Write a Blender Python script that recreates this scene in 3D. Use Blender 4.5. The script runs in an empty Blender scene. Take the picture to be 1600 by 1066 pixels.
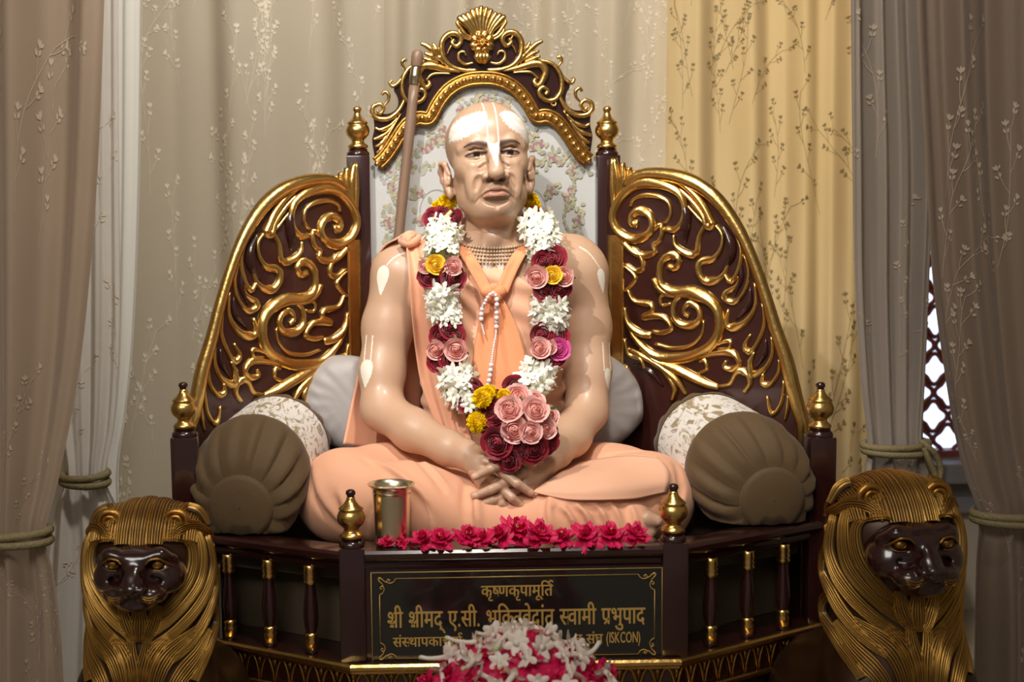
import bpy, bmesh, math, random
import numpy as np
from math import sin, cos, pi, radians, sqrt, atan2, exp
from mathutils import Vector, Matrix

SC = bpy.context.scene
COL = SC.collection
rnd = random.Random(7)

# ------------------------------------------------------------------ camera
CX, CY, CZ = -0.25, -2.45, 1.246
FPX, PITCH, ROLL, SHX = 2100.0, radians(6.0), radians(-1.04), 0.134
_a = pi / 2 - PITCH
RCAM = Matrix.Rotation(_a, 3, 'X') @ Matrix.Rotation(ROLL, 3, 'Z')
cd = bpy.data.cameras.new('camera')
cam = bpy.data.objects.new('camera', cd)
COL.objects.link(cam)
cam.location = (CX, CY, CZ)
cam.rotation_euler = RCAM.to_euler()
cd.sensor_width = 36.0
cd.lens = 36.0 * FPX / 1600
cd.shift_x = SHX
cd.clip_start = 0.05
cd.dof.use_dof = True
cd.dof.focus_distance = 2.72
cd.dof.aperture_fstop = 3.2
SC.camera = cam

# ------------------------------------------------------------------ world: a dim warm hall before the throne, daylight behind it
SC.view_settings.view_transform = 'Standard'
SC.view_settings.look = 'None'
SC.view_settings.exposure = 0.0
SC.view_settings.gamma = 1.0
w = bpy.data.worlds.new('hall_and_daylight')
SC.world = w
w.use_nodes = True
nt = w.node_tree
nt.nodes.clear()
tc = nt.nodes.new('ShaderNodeTexCoord')
sep = nt.nodes.new('ShaderNodeSeparateXYZ')
nt.links.new(tc.outputs['Generated'], sep.inputs[0])
rmp = nt.nodes.new('ShaderNodeValToRGB')          # y < 0: hall, y > 0: outdoors behind the window
rmp.color_ramp.elements[0].position = 0.0
rmp.color_ramp.elements[0].color = (0.16, 0.15, 0.14, 1)
rmp.color_ramp.elements[1].position = 1.0
rmp.color_ramp.elements[1].color = (1.6, 1.75, 2.2, 1)
e = rmp.color_ramp.elements.new(0.55)
e.color = (0.16, 0.155, 0.15, 1)
e = rmp.color_ramp.elements.new(0.68)
e.color = (1.3, 1.45, 1.8, 1)
mp = nt.nodes.new('ShaderNodeMapRange')
mp.inputs['From Min'].default_value = -1
mp.inputs['From Max'].default_value = 1
nt.links.new(sep.outputs['Y'], mp.inputs['Value'])
nt.links.new(mp.outputs[0], rmp.inputs[0])
bg = nt.nodes.new('ShaderNodeBackground')
bg.inputs['Strength'].default_value = 1.0
nt.links.new(rmp.outputs[0], bg.inputs['Color'])
wo = nt.nodes.new('ShaderNodeOutputWorld')
nt.links.new(bg.outputs[0], wo.inputs['Surface'])


def aim(o, target):
    d = Vector(target) - o.location
    o.rotation_euler = d.to_track_quat('-Z', 'Y').to_euler()


def spot(name, loc, target, power, col, ang, blend, size):
    l = bpy.data.lights.new(name, 'SPOT')
    l.energy = power
    l.color = col
    l.spot_size = radians(ang)
    l.spot_blend = blend
    l.shadow_soft_size = size
    o = bpy.data.objects.new(name, l)
    COL.objects.link(o)
    o.location = loc
    aim(o, target)
    return o


def area(name, loc, target, power, col, sx, sy):
    l = bpy.data.lights.new(name, 'AREA')
    l.shape = 'RECTANGLE'
    l.size, l.size_y = sx, sy
    l.energy = power
    l.color = col
    o = bpy.data.objects.new(name, l)
    COL.objects.link(o)
    o.location = loc
    aim(o, target)
    return o


spot('ceiling_spot', (-1.15, -1.55, 3.0), (0.0, 0.35, 1.12), 235, (1.0, 0.96, 0.90), 27, 0.75, 0.025)
spot('added_curtain_wash', (0.1, -0.9, 3.2), (-0.15, 0.9, 1.35), 230, (1.0, 0.94, 0.85), 74, 1.0, 0.12)  # added fill without a fixture, brightens the back curtain
area('hall_light', (-1.3, -2.9, 3.1), (-0.2, 0.4, 0.7), 66, (1.0, 0.96, 0.90), 2.4, 0.8)
area('warm_lamp_behind_curtain', (0.86, 1.40, 1.35), (0.80, 0.9, 1.3), 6, (1.0, 0.82, 0.48), 0.4, 1.7)


# ------------------------------------------------------------------ pixel of the photograph -> point at depth Y
def W(px, py, Y):
    d = RCAM @ Vector(((px - 800 + 1600 * SHX) / FPX, (533 - py) / FPX, -1.0))
    t = (Y - CY) / d.y
    return Vector((CX + d.x * t, Y, CZ + d.z * t))


def Wz(px, py, z):                                   # the same, at height z
    d = RCAM @ Vector(((px - 800 + 1600 * SHX) / FPX, (533 - py) / FPX, -1.0))
    t = (z - CZ) / d.z
    return Vector((CX + d.x * t, CY + d.y * t, z))


def srgb(r, g, b):
    f = lambda c: (c / 255 / 12.92) if c <= 10 else ((c / 255 + 0.055) / 1.055) ** 2.4
    return (f(r), f(g), f(b), 1.0)


# ------------------------------------------------------------------ materials
def new_mat(name):
    m = bpy.data.materials.new(name)
    m.use_nodes = True
    n = m.node_tree.nodes
    return m, n, m.node_tree.links, n['Principled BSDF']


def plain(name, col, rough=0.5, metal=0.0, coat=0.0, bump=0.0, bscale=60.0, var=0.0, vscale=8.0, sheen=0.0, sss=0.0, trans=0.0, col2=None):
    m, n, L, b = new_mat(name)
    b.inputs['Base Color'].default_value = col
    b.inputs['Roughness'].default_value = rough
    b.inputs['Metallic'].default_value = metal
    b.inputs['Coat Weight'].default_value = coat
    b.inputs['Coat Roughness'].default_value = 0.08
    if sheen:
        b.inputs['Sheen Weight'].default_value = sheen
    if sss:
        b.inputs['Subsurface Weight'].default_value = sss
        b.inputs['Subsurface Radius'].default_value = (0.01, 0.004, 0.002)
        b.inputs['Subsurface Scale'].default_value = 0.5
    tcn = n.new('ShaderNodeTexCoord')
    if var:
        nz = n.new('ShaderNodeTexNoise')
        nz.inputs['Scale'].default_value = vscale
        nz.inputs['Detail'].default_value = 5
        L.new(tcn.outputs['Object'], nz.inputs['Vector'])
        mx = n.new('ShaderNodeMix')
        mx.data_type = 'RGBA'
        mx.inputs['A'].default_value = tuple(c * (1 - var) for c in col[:3]) + (1,)
        mx.inputs['B'].default_value = (col2 or tuple(min(1, c * (1 + var)) for c in col[:3]) + (1,))
        L.new(nz.outputs['Fac'], mx.inputs['Factor'])
        L.new(mx.outputs['Result'], b.inputs['Base Color'])
    if bump:
        nz2 = n.new('ShaderNodeTexNoise')
        nz2.inputs['Scale'].default_value = bscale
        nz2.inputs['Detail'].default_value = 4
        L.new(tcn.outputs['Object'], nz2.inputs['Vector'])
        bp = n.new('ShaderNodeBump')
        bp.inputs['Strength'].default_value = bump
        bp.inputs['Distance'].default_value = 0.003
        L.new(nz2.outputs['Fac'], bp.inputs['Height'])
        L.new(bp.outputs['Normal'], b.inputs['Normal'])
    if trans:
        tr = n.new('ShaderNodeBsdfTranslucent')
        tr.inputs['Color'].default_value = col
        ms = n.new('ShaderNodeMixShader')
        ms.inputs['Fac'].default_value = trans
        out = n['Material Output']
        L.new(b.outputs[0], ms.inputs[1])
        L.new(tr.outputs[0], ms.inputs[2])
        L.new(ms.outputs[0], out.inputs['Surface'])
        if var:
            L.new(mx.outputs['Result'], tr.inputs['Color'])
    return m


def attr_mat(name, rough=0.45, metal=0.0, coat=0.0, sss=0.0, bump=0.0, bscale=400.0, sheen=0.0, trans=0.0, rough_attr=False):
    """colour stored on the vertices: paint or dye that belongs to the thing"""
    m, n, L, b = new_mat(name)
    at = n.new('ShaderNodeAttribute')
    at.attribute_name = 'paint'
    L.new(at.outputs['Color'], b.inputs['Base Color'])
    b.inputs['Roughness'].default_value = rough
    b.inputs['Metallic'].default_value = metal
    b.inputs['Coat Weight'].default_value = coat
    b.inputs['Coat Roughness'].default_value = 0.15
    if sheen:
        b.inputs['Sheen Weight'].default_value = sheen
    if rough_attr:
        L.new(at.outputs['Alpha'], b.inputs['Metallic'])
    if sss:
        b.inputs['Subsurface Weight'].default_value = sss
        b.inputs['Subsurface Radius'].default_value = (0.01, 0.004, 0.002)
        b.inputs['Subsurface Scale'].default_value = 0.4
    if bump:
        tcn = n.new('ShaderNodeTexCoord')
        nz2 = n.new('ShaderNodeTexNoise')
        nz2.inputs['Scale'].default_value = bscale
        nz2.inputs['Detail'].default_value = 3
        L.new(tcn.outputs['Object'], nz2.inputs['Vector'])
        bp = n.new('ShaderNodeBump')
        bp.inputs['Strength'].default_value = bump
        bp.inputs['Distance'].default_value = 0.002
        L.new(nz2.outputs['Fac'], bp.inputs['Height'])
        L.new(bp.outputs['Normal'], b.inputs['Normal'])
    if trans:
        tr = n.new('ShaderNodeBsdfTranslucent')
        L.new(at.outputs['Color'], tr.inputs['Color'])
        ms = n.new('ShaderNodeMixShader')
        ms.inputs['Fac'].default_value = trans
        L.new(b.outputs[0], ms.inputs[1])
        L.new(tr.outputs[0], ms.inputs[2])
        L.new(ms.outputs[0], n['Material Output'].inputs['Surface'])
    return m


M = {}
M['gold'] = plain('gilding', (0.74, 0.47, 0.15, 1), 0.27, 1.0, bump=0.25, bscale=90, var=0.3, vscale=25)
M['gold_worn'] = plain('worn_gilding', (0.42, 0.22, 0.05, 1), 0.36, 1.0, bump=0.3, bscale=120, var=0.5, vscale=20)
M['gold_paint'] = plain('gold_lettering', (0.62, 0.38, 0.10, 1), 0.35, 0.35)
M['wood'] = plain('lacquered_mahogany', (0.026, 0.0065, 0.0055, 1), 0.22, 0.0, coat=0.6, var=0.35, vscale=14)
M['wood_panel'] = plain('mahogany_panel', (0.034, 0.0078, 0.006, 1), 0.30, 0.0, coat=0.5, var=0.35, vscale=9)
M['black'] = plain('black_plaque', (0.012, 0.011, 0.010, 1), 0.16, coat=0.6)
M['olive'] = plain('olive_velvet', srgb(88, 66, 36), 0.75, sheen=0.12, var=0.35, vscale=7, bump=0.15, bscale=300)
M['olive_dark'] = plain('brown_drape_cloth', srgb(74, 62, 44), 0.85, var=0.3, vscale=6)
M['grey_satin'] = plain('grey_satin', srgb(158, 152, 150), 0.5, sheen=0.1, var=0.08)
M['staff'] = plain('cane_wood', srgb(128, 102, 84), 0.4, var=0.25, vscale=12)
M['brass'] = plain('polished_bell_metal', (0.86, 0.76, 0.56, 1), 0.24, 1.0, bump=0.05, bscale=30)


# ------------------------------------------------------------------ curves
def crom(pts, n=8, closed=False):
    """Catmull-Rom through pts (any dimension) with n steps per span"""
    P = np.array([list(p) for p in pts], float)
    if closed:
        Q = np.vstack([P[-1:], P, P[:2]])
    else:
        Q = np.vstack([2 * P[:1] - P[1:2], P, 2 * P[-1:] - P[-2:-1]])
    out = []
    t = np.arange(n)[:, None] / n
    for i in range(1, len(Q) - 2):
        a, b, c, d = Q[i - 1], Q[i], Q[i + 1], Q[i + 2]
        out.append(0.5 * (2 * b + (c - a) * t + (2 * a - 5 * b + 4 * c - d) * t ** 2 + (3 * b - a - 3 * c + d) * t ** 3))
    if not closed:
        out.append(P[-1:])
    return np.vstack(out)


def lerp(a, b, t):
    return a + (b - a) * t


# ------------------------------------------------------------------ mesh builder
class MB:
    def __init__(s):
        s.v, s.f, s.m, s.c = [], [], [], []
        s.n = 0

    def add(s, v, f, mi=0, col=None):
        v = np.asarray(v, float).reshape(-1, 3)
        b = s.n
        s.v.append(v)
        s.n += len(v)
        for q in f:
            s.f.append([i + b for i in q])
            s.m.append(mi)
        s.c.append(np.tile(np.array(col if col is not None else (1, 1, 1, 1), float), (len(v), 1)) if col is None or np.ndim(col) == 1 else np.asarray(col, float))

    def grid(s, G, mi=0, cu=False, cv=False, col=None):
        """G: array (nu, nv, 3)"""
        G = np.asarray(G, float)
        nu, nv = G.shape[:2]
        f = []
        for i in range(nu if cu else nu - 1):
            for j in range(nv if cv else nv - 1):
                i2, j2 = (i + 1) % nu, (j + 1) % nv
                f.append((i * nv + j, i2 * nv + j, i2 * nv + j2, i * nv + j2))
        s.add(G.reshape(-1, 3), f, mi, None if col is None else (col if np.ndim(col) == 1 else np.asarray(col).reshape(-1, 4)))

    def tube(s, pts, r, k=8, mi=0, ax=None, flat=1.0, col=None, caps=True):
        """r: number or list per point; ax: axis along which the section is flattened by `flat`"""
        P = np.array([list(p) for p in pts], float)
        n = len(P)
        R = np.full(n, r, float) if np.ndim(r) == 0 else np.asarray(r, float)
        T = np.gradient(P, axis=0)
        T /= np.linalg.norm(T, axis=1)[:, None] + 1e-12
        G = np.zeros((n, k, 3))
        if ax is not None:
            A = np.array(ax, float)
            N = A - T * (T @ A)[:, None]
            N /= np.linalg.norm(N, axis=1)[:, None] + 1e-12
        else:
            N = np.zeros((n, 3))
            a = np.array((0, 0, 1.0)) if abs(T[0][2]) < 0.9 else np.array((1.0, 0, 0))
            v = a - T[0] * (a @ T[0])
            for i in range(n):
                v = v - T[i] * (v @ T[i])
                v /= np.linalg.norm(v) + 1e-12
                N[i] = v
        B = np.cross(T, N)
        for j in range(k):
            an = 2 * pi * j / k
            G[:, j] = P + (N * cos(an) * flat + B * sin(an)) * R[:, None]
        b0 = s.n
        s.grid(G, mi, cv=True, col=col)
        if caps:
            s.f.append([b0 + j for j in range(k)][::-1]); s.m.append(mi)
            s.f.append([b0 + (n - 1) * k + j for j in range(k)]); s.m.append(mi)

    def lathe(s, prof, c=(0, 0, 0), ax=(0, 0, 1), k=24, mi=0, col=None, mis=None):
        """prof: (radius, height) list, along axis ax from c"""
        A = Vector(ax).normalized()
        q = Vector((0, 0, 1)).rotation_difference(A).to_matrix()
        n = len(prof)
        G = np.zeros((n, k, 3))
        for i, (r, h) in enumerate(prof):
            for j in range(k):
                an = 2 * pi * j / k
                G[i, j] = Vector(c) + q @ Vector((r * cos(an), r * sin(an), h))
        s.grid(G[::-1] if False else G.transpose(1, 0, 2), mi, cu=True, col=col)
        if mis:                                          # material per profile span
            base = len(s.m) - k * (n - 1)
            for j in range(k):
                for i in range(n - 1):
                    s.m[base + j * (n - 1) + i] = mis[i]

    def box(s, lo, hi, mi=0, bev=0.0, R=None, c=None, col=None):
        """axis box with optional chamfer; R/c: rotate and place"""
        lo, hi = np.array(lo, float), np.array(hi, float)
        ce, h = (lo + hi) / 2, (hi - lo) / 2
        bm = bmesh.new()
        bmesh.ops.create_cube(bm, size=2)
        for v in bm.verts:
            v.co = Vector([v.co[i] * h[i] for i in range(3)])
        if bev:
            bmesh.ops.bevel(bm, geom=list(bm.edges), offset=bev, segments=2, affect='EDGES', profile=0.6)
        bm.verts.index_update()
        V = []
        for v in bm.verts:
            p = v.co.copy()
            if R is not None:
                p = R @ p
            V.append(p + Vector(ce if c is None else c))
        s.add([tuple(p) for p in V], [[v.index for v in f.verts] for f in bm.faces], mi, col)
        bm.free()

    def ball(s, c, r, mi=0, k=10, n=7, col=None, R=None):
        r = np.array((r, r, r) if np.ndim(r) == 0 else r, float)
        G = np.zeros((k, n, 3))
        for i in range(k):
            for j in range(n):
                a, b = 2 * pi * i / k, pi * j / (n - 1)
                p = Vector((r[0] * sin(b) * cos(a), r[1] * sin(b) * sin(a), -r[2] * cos(b)))
                G[i, j] = (R @ p if R is not None else p) + Vector(c)
        s.grid(G, mi, cu=True, col=col)

    def prism(s, poly, thick, mi=0, col=None):
        """poly: list of 3D points in a plane of constant Y, extruded to +Y by thick"""
        P = np.array([list(p) for p in poly], float)
        n = len(P)
        B = P + np.array((0, thick, 0))
        f = [list(range(n))[::-1], [n + i for i in range(n)]] + [(i, (i + 1) % n, n + (i + 1) % n, n + i) for i in range(n)]
        s.add(np.vstack([P, B]), f, mi, col)

    def build(s, name, mats, parent=None, smooth=True, flat_mats=(), paint=False, auto=None):
        me = bpy.data.meshes.new(name)
        V = np.vstack(s.v)
        off = np.zeros(3)
        if parent is not None:
            off = np.array(root_loc(parent))
        me.from_pydata((V - off).tolist(), [], s.f)
        mats = mats if isinstance(mats, (list, tuple)) else [mats]
        for m_ in mats:
            me.materials.append(m_)
        me.polygons.foreach_set('material_index', s.m)
        me.polygons.foreach_set('use_smooth', [smooth and (m_ not in flat_mats) for m_ in s.m])
        if paint:
            a = me.color_attributes.new('paint', 'FLOAT_COLOR', 'POINT')
            a.data.foreach_set('color', np.vstack(s.c).ravel())
        bm = bmesh.new()
        bm.from_mesh(me)
        bmesh.ops.remove_doubles(bm, verts=bm.verts, dist=1e-6)
        bmesh.ops.recalc_face_normals(bm, faces=bm.faces)
        bm.to_mesh(me)
        bm.free()
        if auto:
            sharp = np.zeros(len(me.edges), bool)
            me.update()
            bm = bmesh.new(); bm.from_mesh(me)
            for ed in bm.edges:
                if len(ed.link_faces) == 2 and ed.calc_face_angle(0) > radians(auto):
                    ed.smooth = False
            bm.to_mesh(me); bm.free()
        me.update()
        o = bpy.data.objects.new(name, me)
        COL.objects.link(o)
        if parent is not None:
            o.parent = parent
        return o


def root_loc(o):
    v = Vector((0, 0, 0))
    while o is not None:
        v = v + o.location
        o = o.parent
    return v


def thing(name, label, cat, loc=(0, 0, 0), group=None):
    o = bpy.data.objects.new(name, None)
    COL.objects.link(o)
    o.empty_display_size = 0.05
    o.location = loc
    o['label'] = label
    o['category'] = cat
    if group:
        o['group'] = group
    return o


def tag(o, label, cat, group=None):
    o['label'] = label
    o['category'] = cat
    if group:
        o['group'] = group
    return o


def struct(o):
    o['kind'] = 'structure'
    return o


def copy_thing(src, loc, rot=None, scale=None, label=None, group=None):
    r = src.copy()
    COL.objects.link(r)
    r.location = loc
    if rot is not None:
        r.rotation_euler = rot
    if scale is not None:
        r.scale = scale if np.ndim(scale) else (scale, scale, scale)
    if label:
        r['label'] = label
    if group:
        r['group'] = group
    for ch in list(src.children):
        c = ch.copy()
        COL.objects.link(c)
        c.parent = r
        for g in list(ch.children):
            d = g.copy()
            COL.objects.link(d)
            d.parent = c
    return r


def noise1(seed, n=6, lo=1.0, hi=8.0):
    r = random.Random(seed)
    T = [(r.uniform(lo, hi), r.uniform(0, 2 * pi), r.uniform(0.4, 1)) for _ in range(n)]
    return lambda x: sum(a * np.sin(f_ * x + p_) for f_, p_, a in T) / n


# ------------------------------------------------------------------ signed-distance modelling (one continuous surface out of many volumes)
class Field:
    def __init__(s):
        s.ops = []                                   # (kind, k, fn, centre, radius)

    def cap(s, a, b, ra, rb=None, k=0.01, op='add'):
        a, b = np.array(list(a), float), np.array(list(b), float)
        rb = ra if rb is None else rb
        ab = b - a
        L2 = float(ab @ ab) + 1e-12

        def fn(P):
            h = np.clip(((P - a) @ ab) / L2, 0, 1)
            return np.linalg.norm(P - a - h[..., None] * ab, axis=-1) - (ra + (rb - ra) * h)
        s.ops.append((op, k, fn, (a + b) / 2, sqrt(L2) / 2 + max(ra, rb)))

    def chain(s, pts, rs, k=0.01, op='add'):
        for i in range(len(pts) - 1):
            s.cap(pts[i], pts[i + 1], rs[i], rs[i + 1], k, op)

    def ell(s, c, r, k=0.01, op='add', R=None):
        c, r = np.array(list(c), float), np.array((r, r, r) if np.ndim(r) == 0 else r, float)
        Rm = np.array(R) if R is not None else None

        def fn(P):
            q = P - c
            if Rm is not None:
                q = q @ Rm                            # into the ellipsoid's own axes
            k0 = np.linalg.norm(q / r, axis=-1)
            k1 = np.linalg.norm(q / (r * r), axis=-1) + 1e-9
            return k0 * (k0 - 1) / k1
        s.ops.append((op, k, fn, c, float(r.max())))

    def custom(s, fn, op='post', k=0.0, c=(0, 0, 0), r=100.0):
        s.ops.append((op, k, fn, np.array(c, float), r))

    def ev(s, P, cen, hd, big=0.1):
        d = np.full(P.shape[:-1], big)
        for op, k, fn, c, r in s.ops:
            if np.linalg.norm(cen - c) > r + hd + k + 0.02:
                continue
            if op == 'post':
                d = fn(P, d)
                continue
            e = fn(P)
            if op == 'add':
                h = np.maximum(k - np.abs(d - e), 0) / max(k, 1e-9)
                d = np.minimum(d, e) - h * h * k * 0.25
            elif op == 'sub':
                h = np.maximum(k - np.abs(d + e), 0) / max(k, 1e-9)
                d = np.maximum(d, -e) + h * h * k * 0.25
            elif op == 'and':
                h = np.maximum(k - np.abs(d - e), 0) / max(k, 1e-9)
                d = np.maximum(d, e) + h * h * k * 0.25
        return d

    def mesh(s, lo, hi, vox):
        """polygonise inside the box; returns points, quads"""
        import openvdb as vdb
        lo, hi = np.array(lo, float), np.array(hi, float)
        B = 24
        n = (np.ceil((hi - lo) / vox / B)).astype(int) * B
        A = np.full(n, 0.1, np.float32)
        ax = [lo[i] + vox * np.arange(n[i]) for i in range(3)]
        hd = B * vox * sqrt(3) / 2
        for i in range(0, n[0], B):
            for j in range(0, n[1], B):
                for l in range(0, n[2], B):
                    X, Y, Z = np.meshgrid(ax[0][i:i + B], ax[1][j:j + B], ax[2][l:l + B], indexing='ij')
                    cen = np.array((X[0, 0, 0], Y[0, 0, 0], Z[0, 0, 0])) + vox * (B - 1) / 2
                    d0 = s.ev(cen[None], cen, hd)[0]
                    if abs(d0) > hd * 1.5 + 0.025:
                        A[i:i + B, j:j + B, l:l + B] = 0.1 if d0 > 0 else -0.1
                        continue
                    A[i:i + B, j:j + B, l:l + B] = s.ev(np.stack([X, Y, Z], -1), cen, hd)
        g = vdb.FloatGrid(background=0.1)
        g.copyFromArray(A)
        pts, quads = g.convertToQuads(isovalue=0.0)
        return pts * vox + lo, quads


def surf_obj(name, P, Q, mat, parent=None, paint=None, smooth_it=0, off=None):
    me = bpy.data.meshes.new(name)
    o_ = np.array(root_loc(parent)) if parent is not None else np.zeros(3)
    P = np.asarray(P, float)
    nq = len(Q)
    me.vertices.add(len(P))
    me.vertices.foreach_set('co', (P - o_).astype(np.float32).ravel())
    me.loops.add(nq * 4)
    me.loops.foreach_set('vertex_index', np.asarray(Q)[:, ::-1].astype(np.int32).ravel())
    me.polygons.add(nq)
    me.polygons.foreach_set('loop_start', np.arange(0, nq * 4, 4, dtype=np.int32))
    me.polygons.foreach_set('use_smooth', np.ones(nq, bool))
    for m_ in (mat if isinstance(mat, (list, tuple)) else [mat]):
        me.materials.append(m_)
    me.update(calc_edges=True)
    me.validate()
    if paint is not None:
        a = me.color_attributes.new('paint', 'FLOAT_COLOR', 'POINT')
        a.data.foreach_set('color', np.asarray(paint, float).ravel())
    o = bpy.data.objects.new(name, me)
    COL.objects.link(o)
    if parent is not None:
        o.parent = parent
    return o


def relax(P, Q, it=2, lam=0.5):
    """Laplacian smoothing of a quad surface"""
    P = np.array(P, float)
    Q = np.asarray(Q)
    E = np.vstack([Q[:, [0, 1]], Q[:, [1, 2]], Q[:, [2, 3]], Q[:, [3, 0]]])
    cnt = np.bincount(E.ravel(), minlength=len(P))[:, None] + 1e-9
    for _ in range(it):
        S = np.zeros_like(P)
        for c in range(3):
            S[:, c] = np.bincount(E[:, 0], weights=P[E[:, 1], c], minlength=len(P)) + np.bincount(E[:, 1], weights=P[E[:, 0], c], minlength=len(P))
        P = P + lam * (S / cnt - P)
    return P
# ================================================================== the room
M['floor'] = plain('stone_floor', srgb(150, 138, 122), 0.35, var=0.2, vscale=3)
M['wall'] = plain('painted_wall', srgb(176, 166, 150), 0.8, var=0.06, vscale=4)
M['ceil'] = plain('ceiling_paint', srgb(170, 162, 150), 0.9)
M['sill'] = plain('grey_window_sill', srgb(126, 124, 128), 0.5)
M['lattice'] = plain('red_lattice', srgb(150, 84, 84), 0.5)
M['glass'] = plain('clear_glass', (0.9, 0.95, 1, 1), 0.05)
M['glass'].node_tree.nodes['Principled BSDF'].inputs['Transmission Weight'].default_value = 1.0
M['cream'] = plain('cream_satin_curtain', srgb(205, 192, 170), 0.5, sheen=0.25, var=0.06, vscale=3, trans=0.30, bump=0.1, bscale=35)
M['cream_backlit'] = plain('cream_curtain_backlit_tint', srgb(214, 192, 150), 0.55, sheen=0.2, var=0.05, vscale=3, trans=0.45, bump=0.1, bscale=35)  # warm backlight tinted into the cream cloth
M['taupe'] = plain('taupe_organza_curtain', srgb(168, 146, 124), 0.55, sheen=0.25, var=0.10, vscale=3, trans=0.25, bump=0.1, bscale=35)
M['greige'] = plain('grey_beige_curtain', srgb(160, 148, 136), 0.5, sheen=0.25, var=0.08, vscale=3, trans=0.25, bump=0.1, bscale=35)
M['taupe_shaded'] = plain('taupe_organza_shade_tint', srgb(140, 120, 102), 0.55, sheen=0.25, var=0.10, vscale=3, trans=0.25, bump=0.1, bscale=35)  # the taupe cloth again, weaker light put into its colour
M['lining'] = plain('white_lining', srgb(236, 234, 226), 0.7, trans=0.12)
M['satin_white'] = plain('white_satin', srgb(226, 220, 212), 0.35, sheen=0.2, var=0.05, trans=0.2, bump=0.15, bscale=25)
M['embroid'] = plain('satin_thread', srgb(222, 210, 188), 0.35, sheen=0.2)
M['embroid_taupe'] = plain('taupe_satin_thread', srgb(186, 168, 146), 0.35, sheen=0.2)
M['embroid_backlit'] = plain('satin_thread_backlit_dark', srgb(136, 118, 80), 0.45)  # thread coloured dark, as twigs look against the backlight
M['rope'] = plain('olive_cord', srgb(128, 114, 78), 0.6, bump=0.8, bscale=260, var=0.3, vscale=120)

WB = 1.45                                                # face of the back wall
b = MB(); b.box((-2.0, -3.3, -0.05), (2.0, WB + 0.1, 0.0)); struct(b.build('floor', M['floor'], smooth=False))
b = MB(); b.box((-2.0, -3.3, 3.4), (2.0, WB + 0.1, 3.45)); struct(b.build('ceiling', M['ceil'], smooth=False))
b = MB(); b.box((-2.05, -3.3, 0), (-2.0, WB + 0.1, 3.4)); struct(b.build('wall_left', M['wall'], smooth=False))
b = MB(); b.box((2.0, -3.3, 0), (2.05, WB + 0.1, 3.4)); struct(b.build('wall_right', M['wall'], smooth=False))
wl, wr = W(1385, 600, WB).x, W(1560, 600, WB).x
wt, wb_ = W(1470, 330, WB).z, W(1470, 716, WB).z
b = MB()
b.box((-2.0, WB, 0), (wl, WB + 0.1, 3.4)); b.box((wr, WB, 0), (2.0, WB + 0.1, 3.4))
b.box((wl, WB, 0), (wr, WB + 0.1, wb_)); b.box((wl, WB, wt), (wr, WB + 0.1, 3.4))
struct(b.build('wall_back', M['wall'], smooth=False))
# window with its lattice of pointed ovals
b = MB()
t_ = 0.02
b.box((wl, WB + 0.01, wb_), (wl + t_, WB + 0.06, wt)); b.box((wr - t_, WB + 0.01, wb_), (wr, WB + 0.06, wt))
b.box((wl + t_, WB + 0.01, wt - t_), (wr - t_, WB + 0.06, wt)); b.box((wl + t_, WB + 0.01, wb_), (wr - t_, WB + 0.06, wb_ + t_))
win = struct(b.build('window_1', M['lattice'], smooth=False))
b = MB(); b.box((wl + 0.01, WB + 0.045, wb_ + 0.01), (wr - 0.01, WB + 0.05, wt - 0.01)); b.build('pane', M['glass'], win, smooth=False)
b = MB()
pitch = 0.088
nz_ = int((wt - wb_) / pitch) + 1
nx_ = int((wr - wl) / pitch) + 1
for i in range(nx_):
    for j in range(nz_):
        cx_ = wl + pitch * (i + 0.5 * (j % 2)) + 0.02
        cz_ = wb_ + pitch * 0.8 * j + 0.05
        if cx_ > wr - 0.02 or cz_ > wt - 0.02:
            continue
        ring = []
        for q in range(25):
            a = 2 * pi * q / 24
            rr = 0.036 * (1 + 0.16 * cos(4 * a))
            ring.append((cx_ + rr * cos(a), WB + 0.03, cz_ + rr * 1.1 * sin(a)))
        b.tube(ring, 0.007, 6, caps=False)
b.build('lattice', M['lattice'], win)
b = MB(); b.box((wl - 0.05, WB - 0.09, wb_ - 0.06), (wr + 0.05, WB, wb_ - 0.001), bev=0.006)
b.box((wl - 0.02, WB - 0.03, wb_ - 0.16), (wr + 0.02, WB, wb_ - 0.06), bev=0.004)
struct(b.build('trim_1', M['sill'], smooth=False))

# ================================================================== curtains
def sprigs(rr, width, height, dens):
    """embroidered twigs in cloth coordinates: list of stems (polylines) and leaves (x, y, angle, length)"""
    stems, leaves = [], []
    for k in range(int(width * height * dens)):
        x, y = rr.uniform(0, width), rr.uniform(-0.1, height)
        an = rr.uniform(1.1, 2.0)
        L = rr.uniform(0.18, 0.34)
        p = [(x, y)]
        cv = rr.uniform(-2.6, 2.6)
        n = 14
        for i in range(n):
            an += cv * L / n
            cv += rr.uniform(-1.2, 1.2)
            x += cos(an) * L / n
            y += sin(an) * L / n
            p.append((x, y))
            if i % 2 == 1:
                sd = 1 if (i // 2) % 2 else -1
                ba = an + sd * rr.uniform(0.4, 0.9)
                bl = rr.uniform(0.025, 0.05)
                q = [(x, y)]
                ex, ey = x, y
                for m in range(3):
                    ba -= sd * 0.12
                    ex += cos(ba) * bl / 3
                    ey += sin(ba) * bl / 3
                    q.append((ex, ey))
                    if m > 0:
                        for s2 in (-1, 1):
                            la = ba + s2 * rr.uniform(0.3, 0.7)
                            leaves.append((ex + cos(la) * 0.009, ey + sin(la) * 0.009, la, rr.uniform(0.0068, 0.0102)))
                leaves.append((ex + cos(ba) * 0.007, ey + sin(ba) * 0.007, ba, 0.012))
                stems.append(q)
        stems.append(p)
    return stems, leaves


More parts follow.
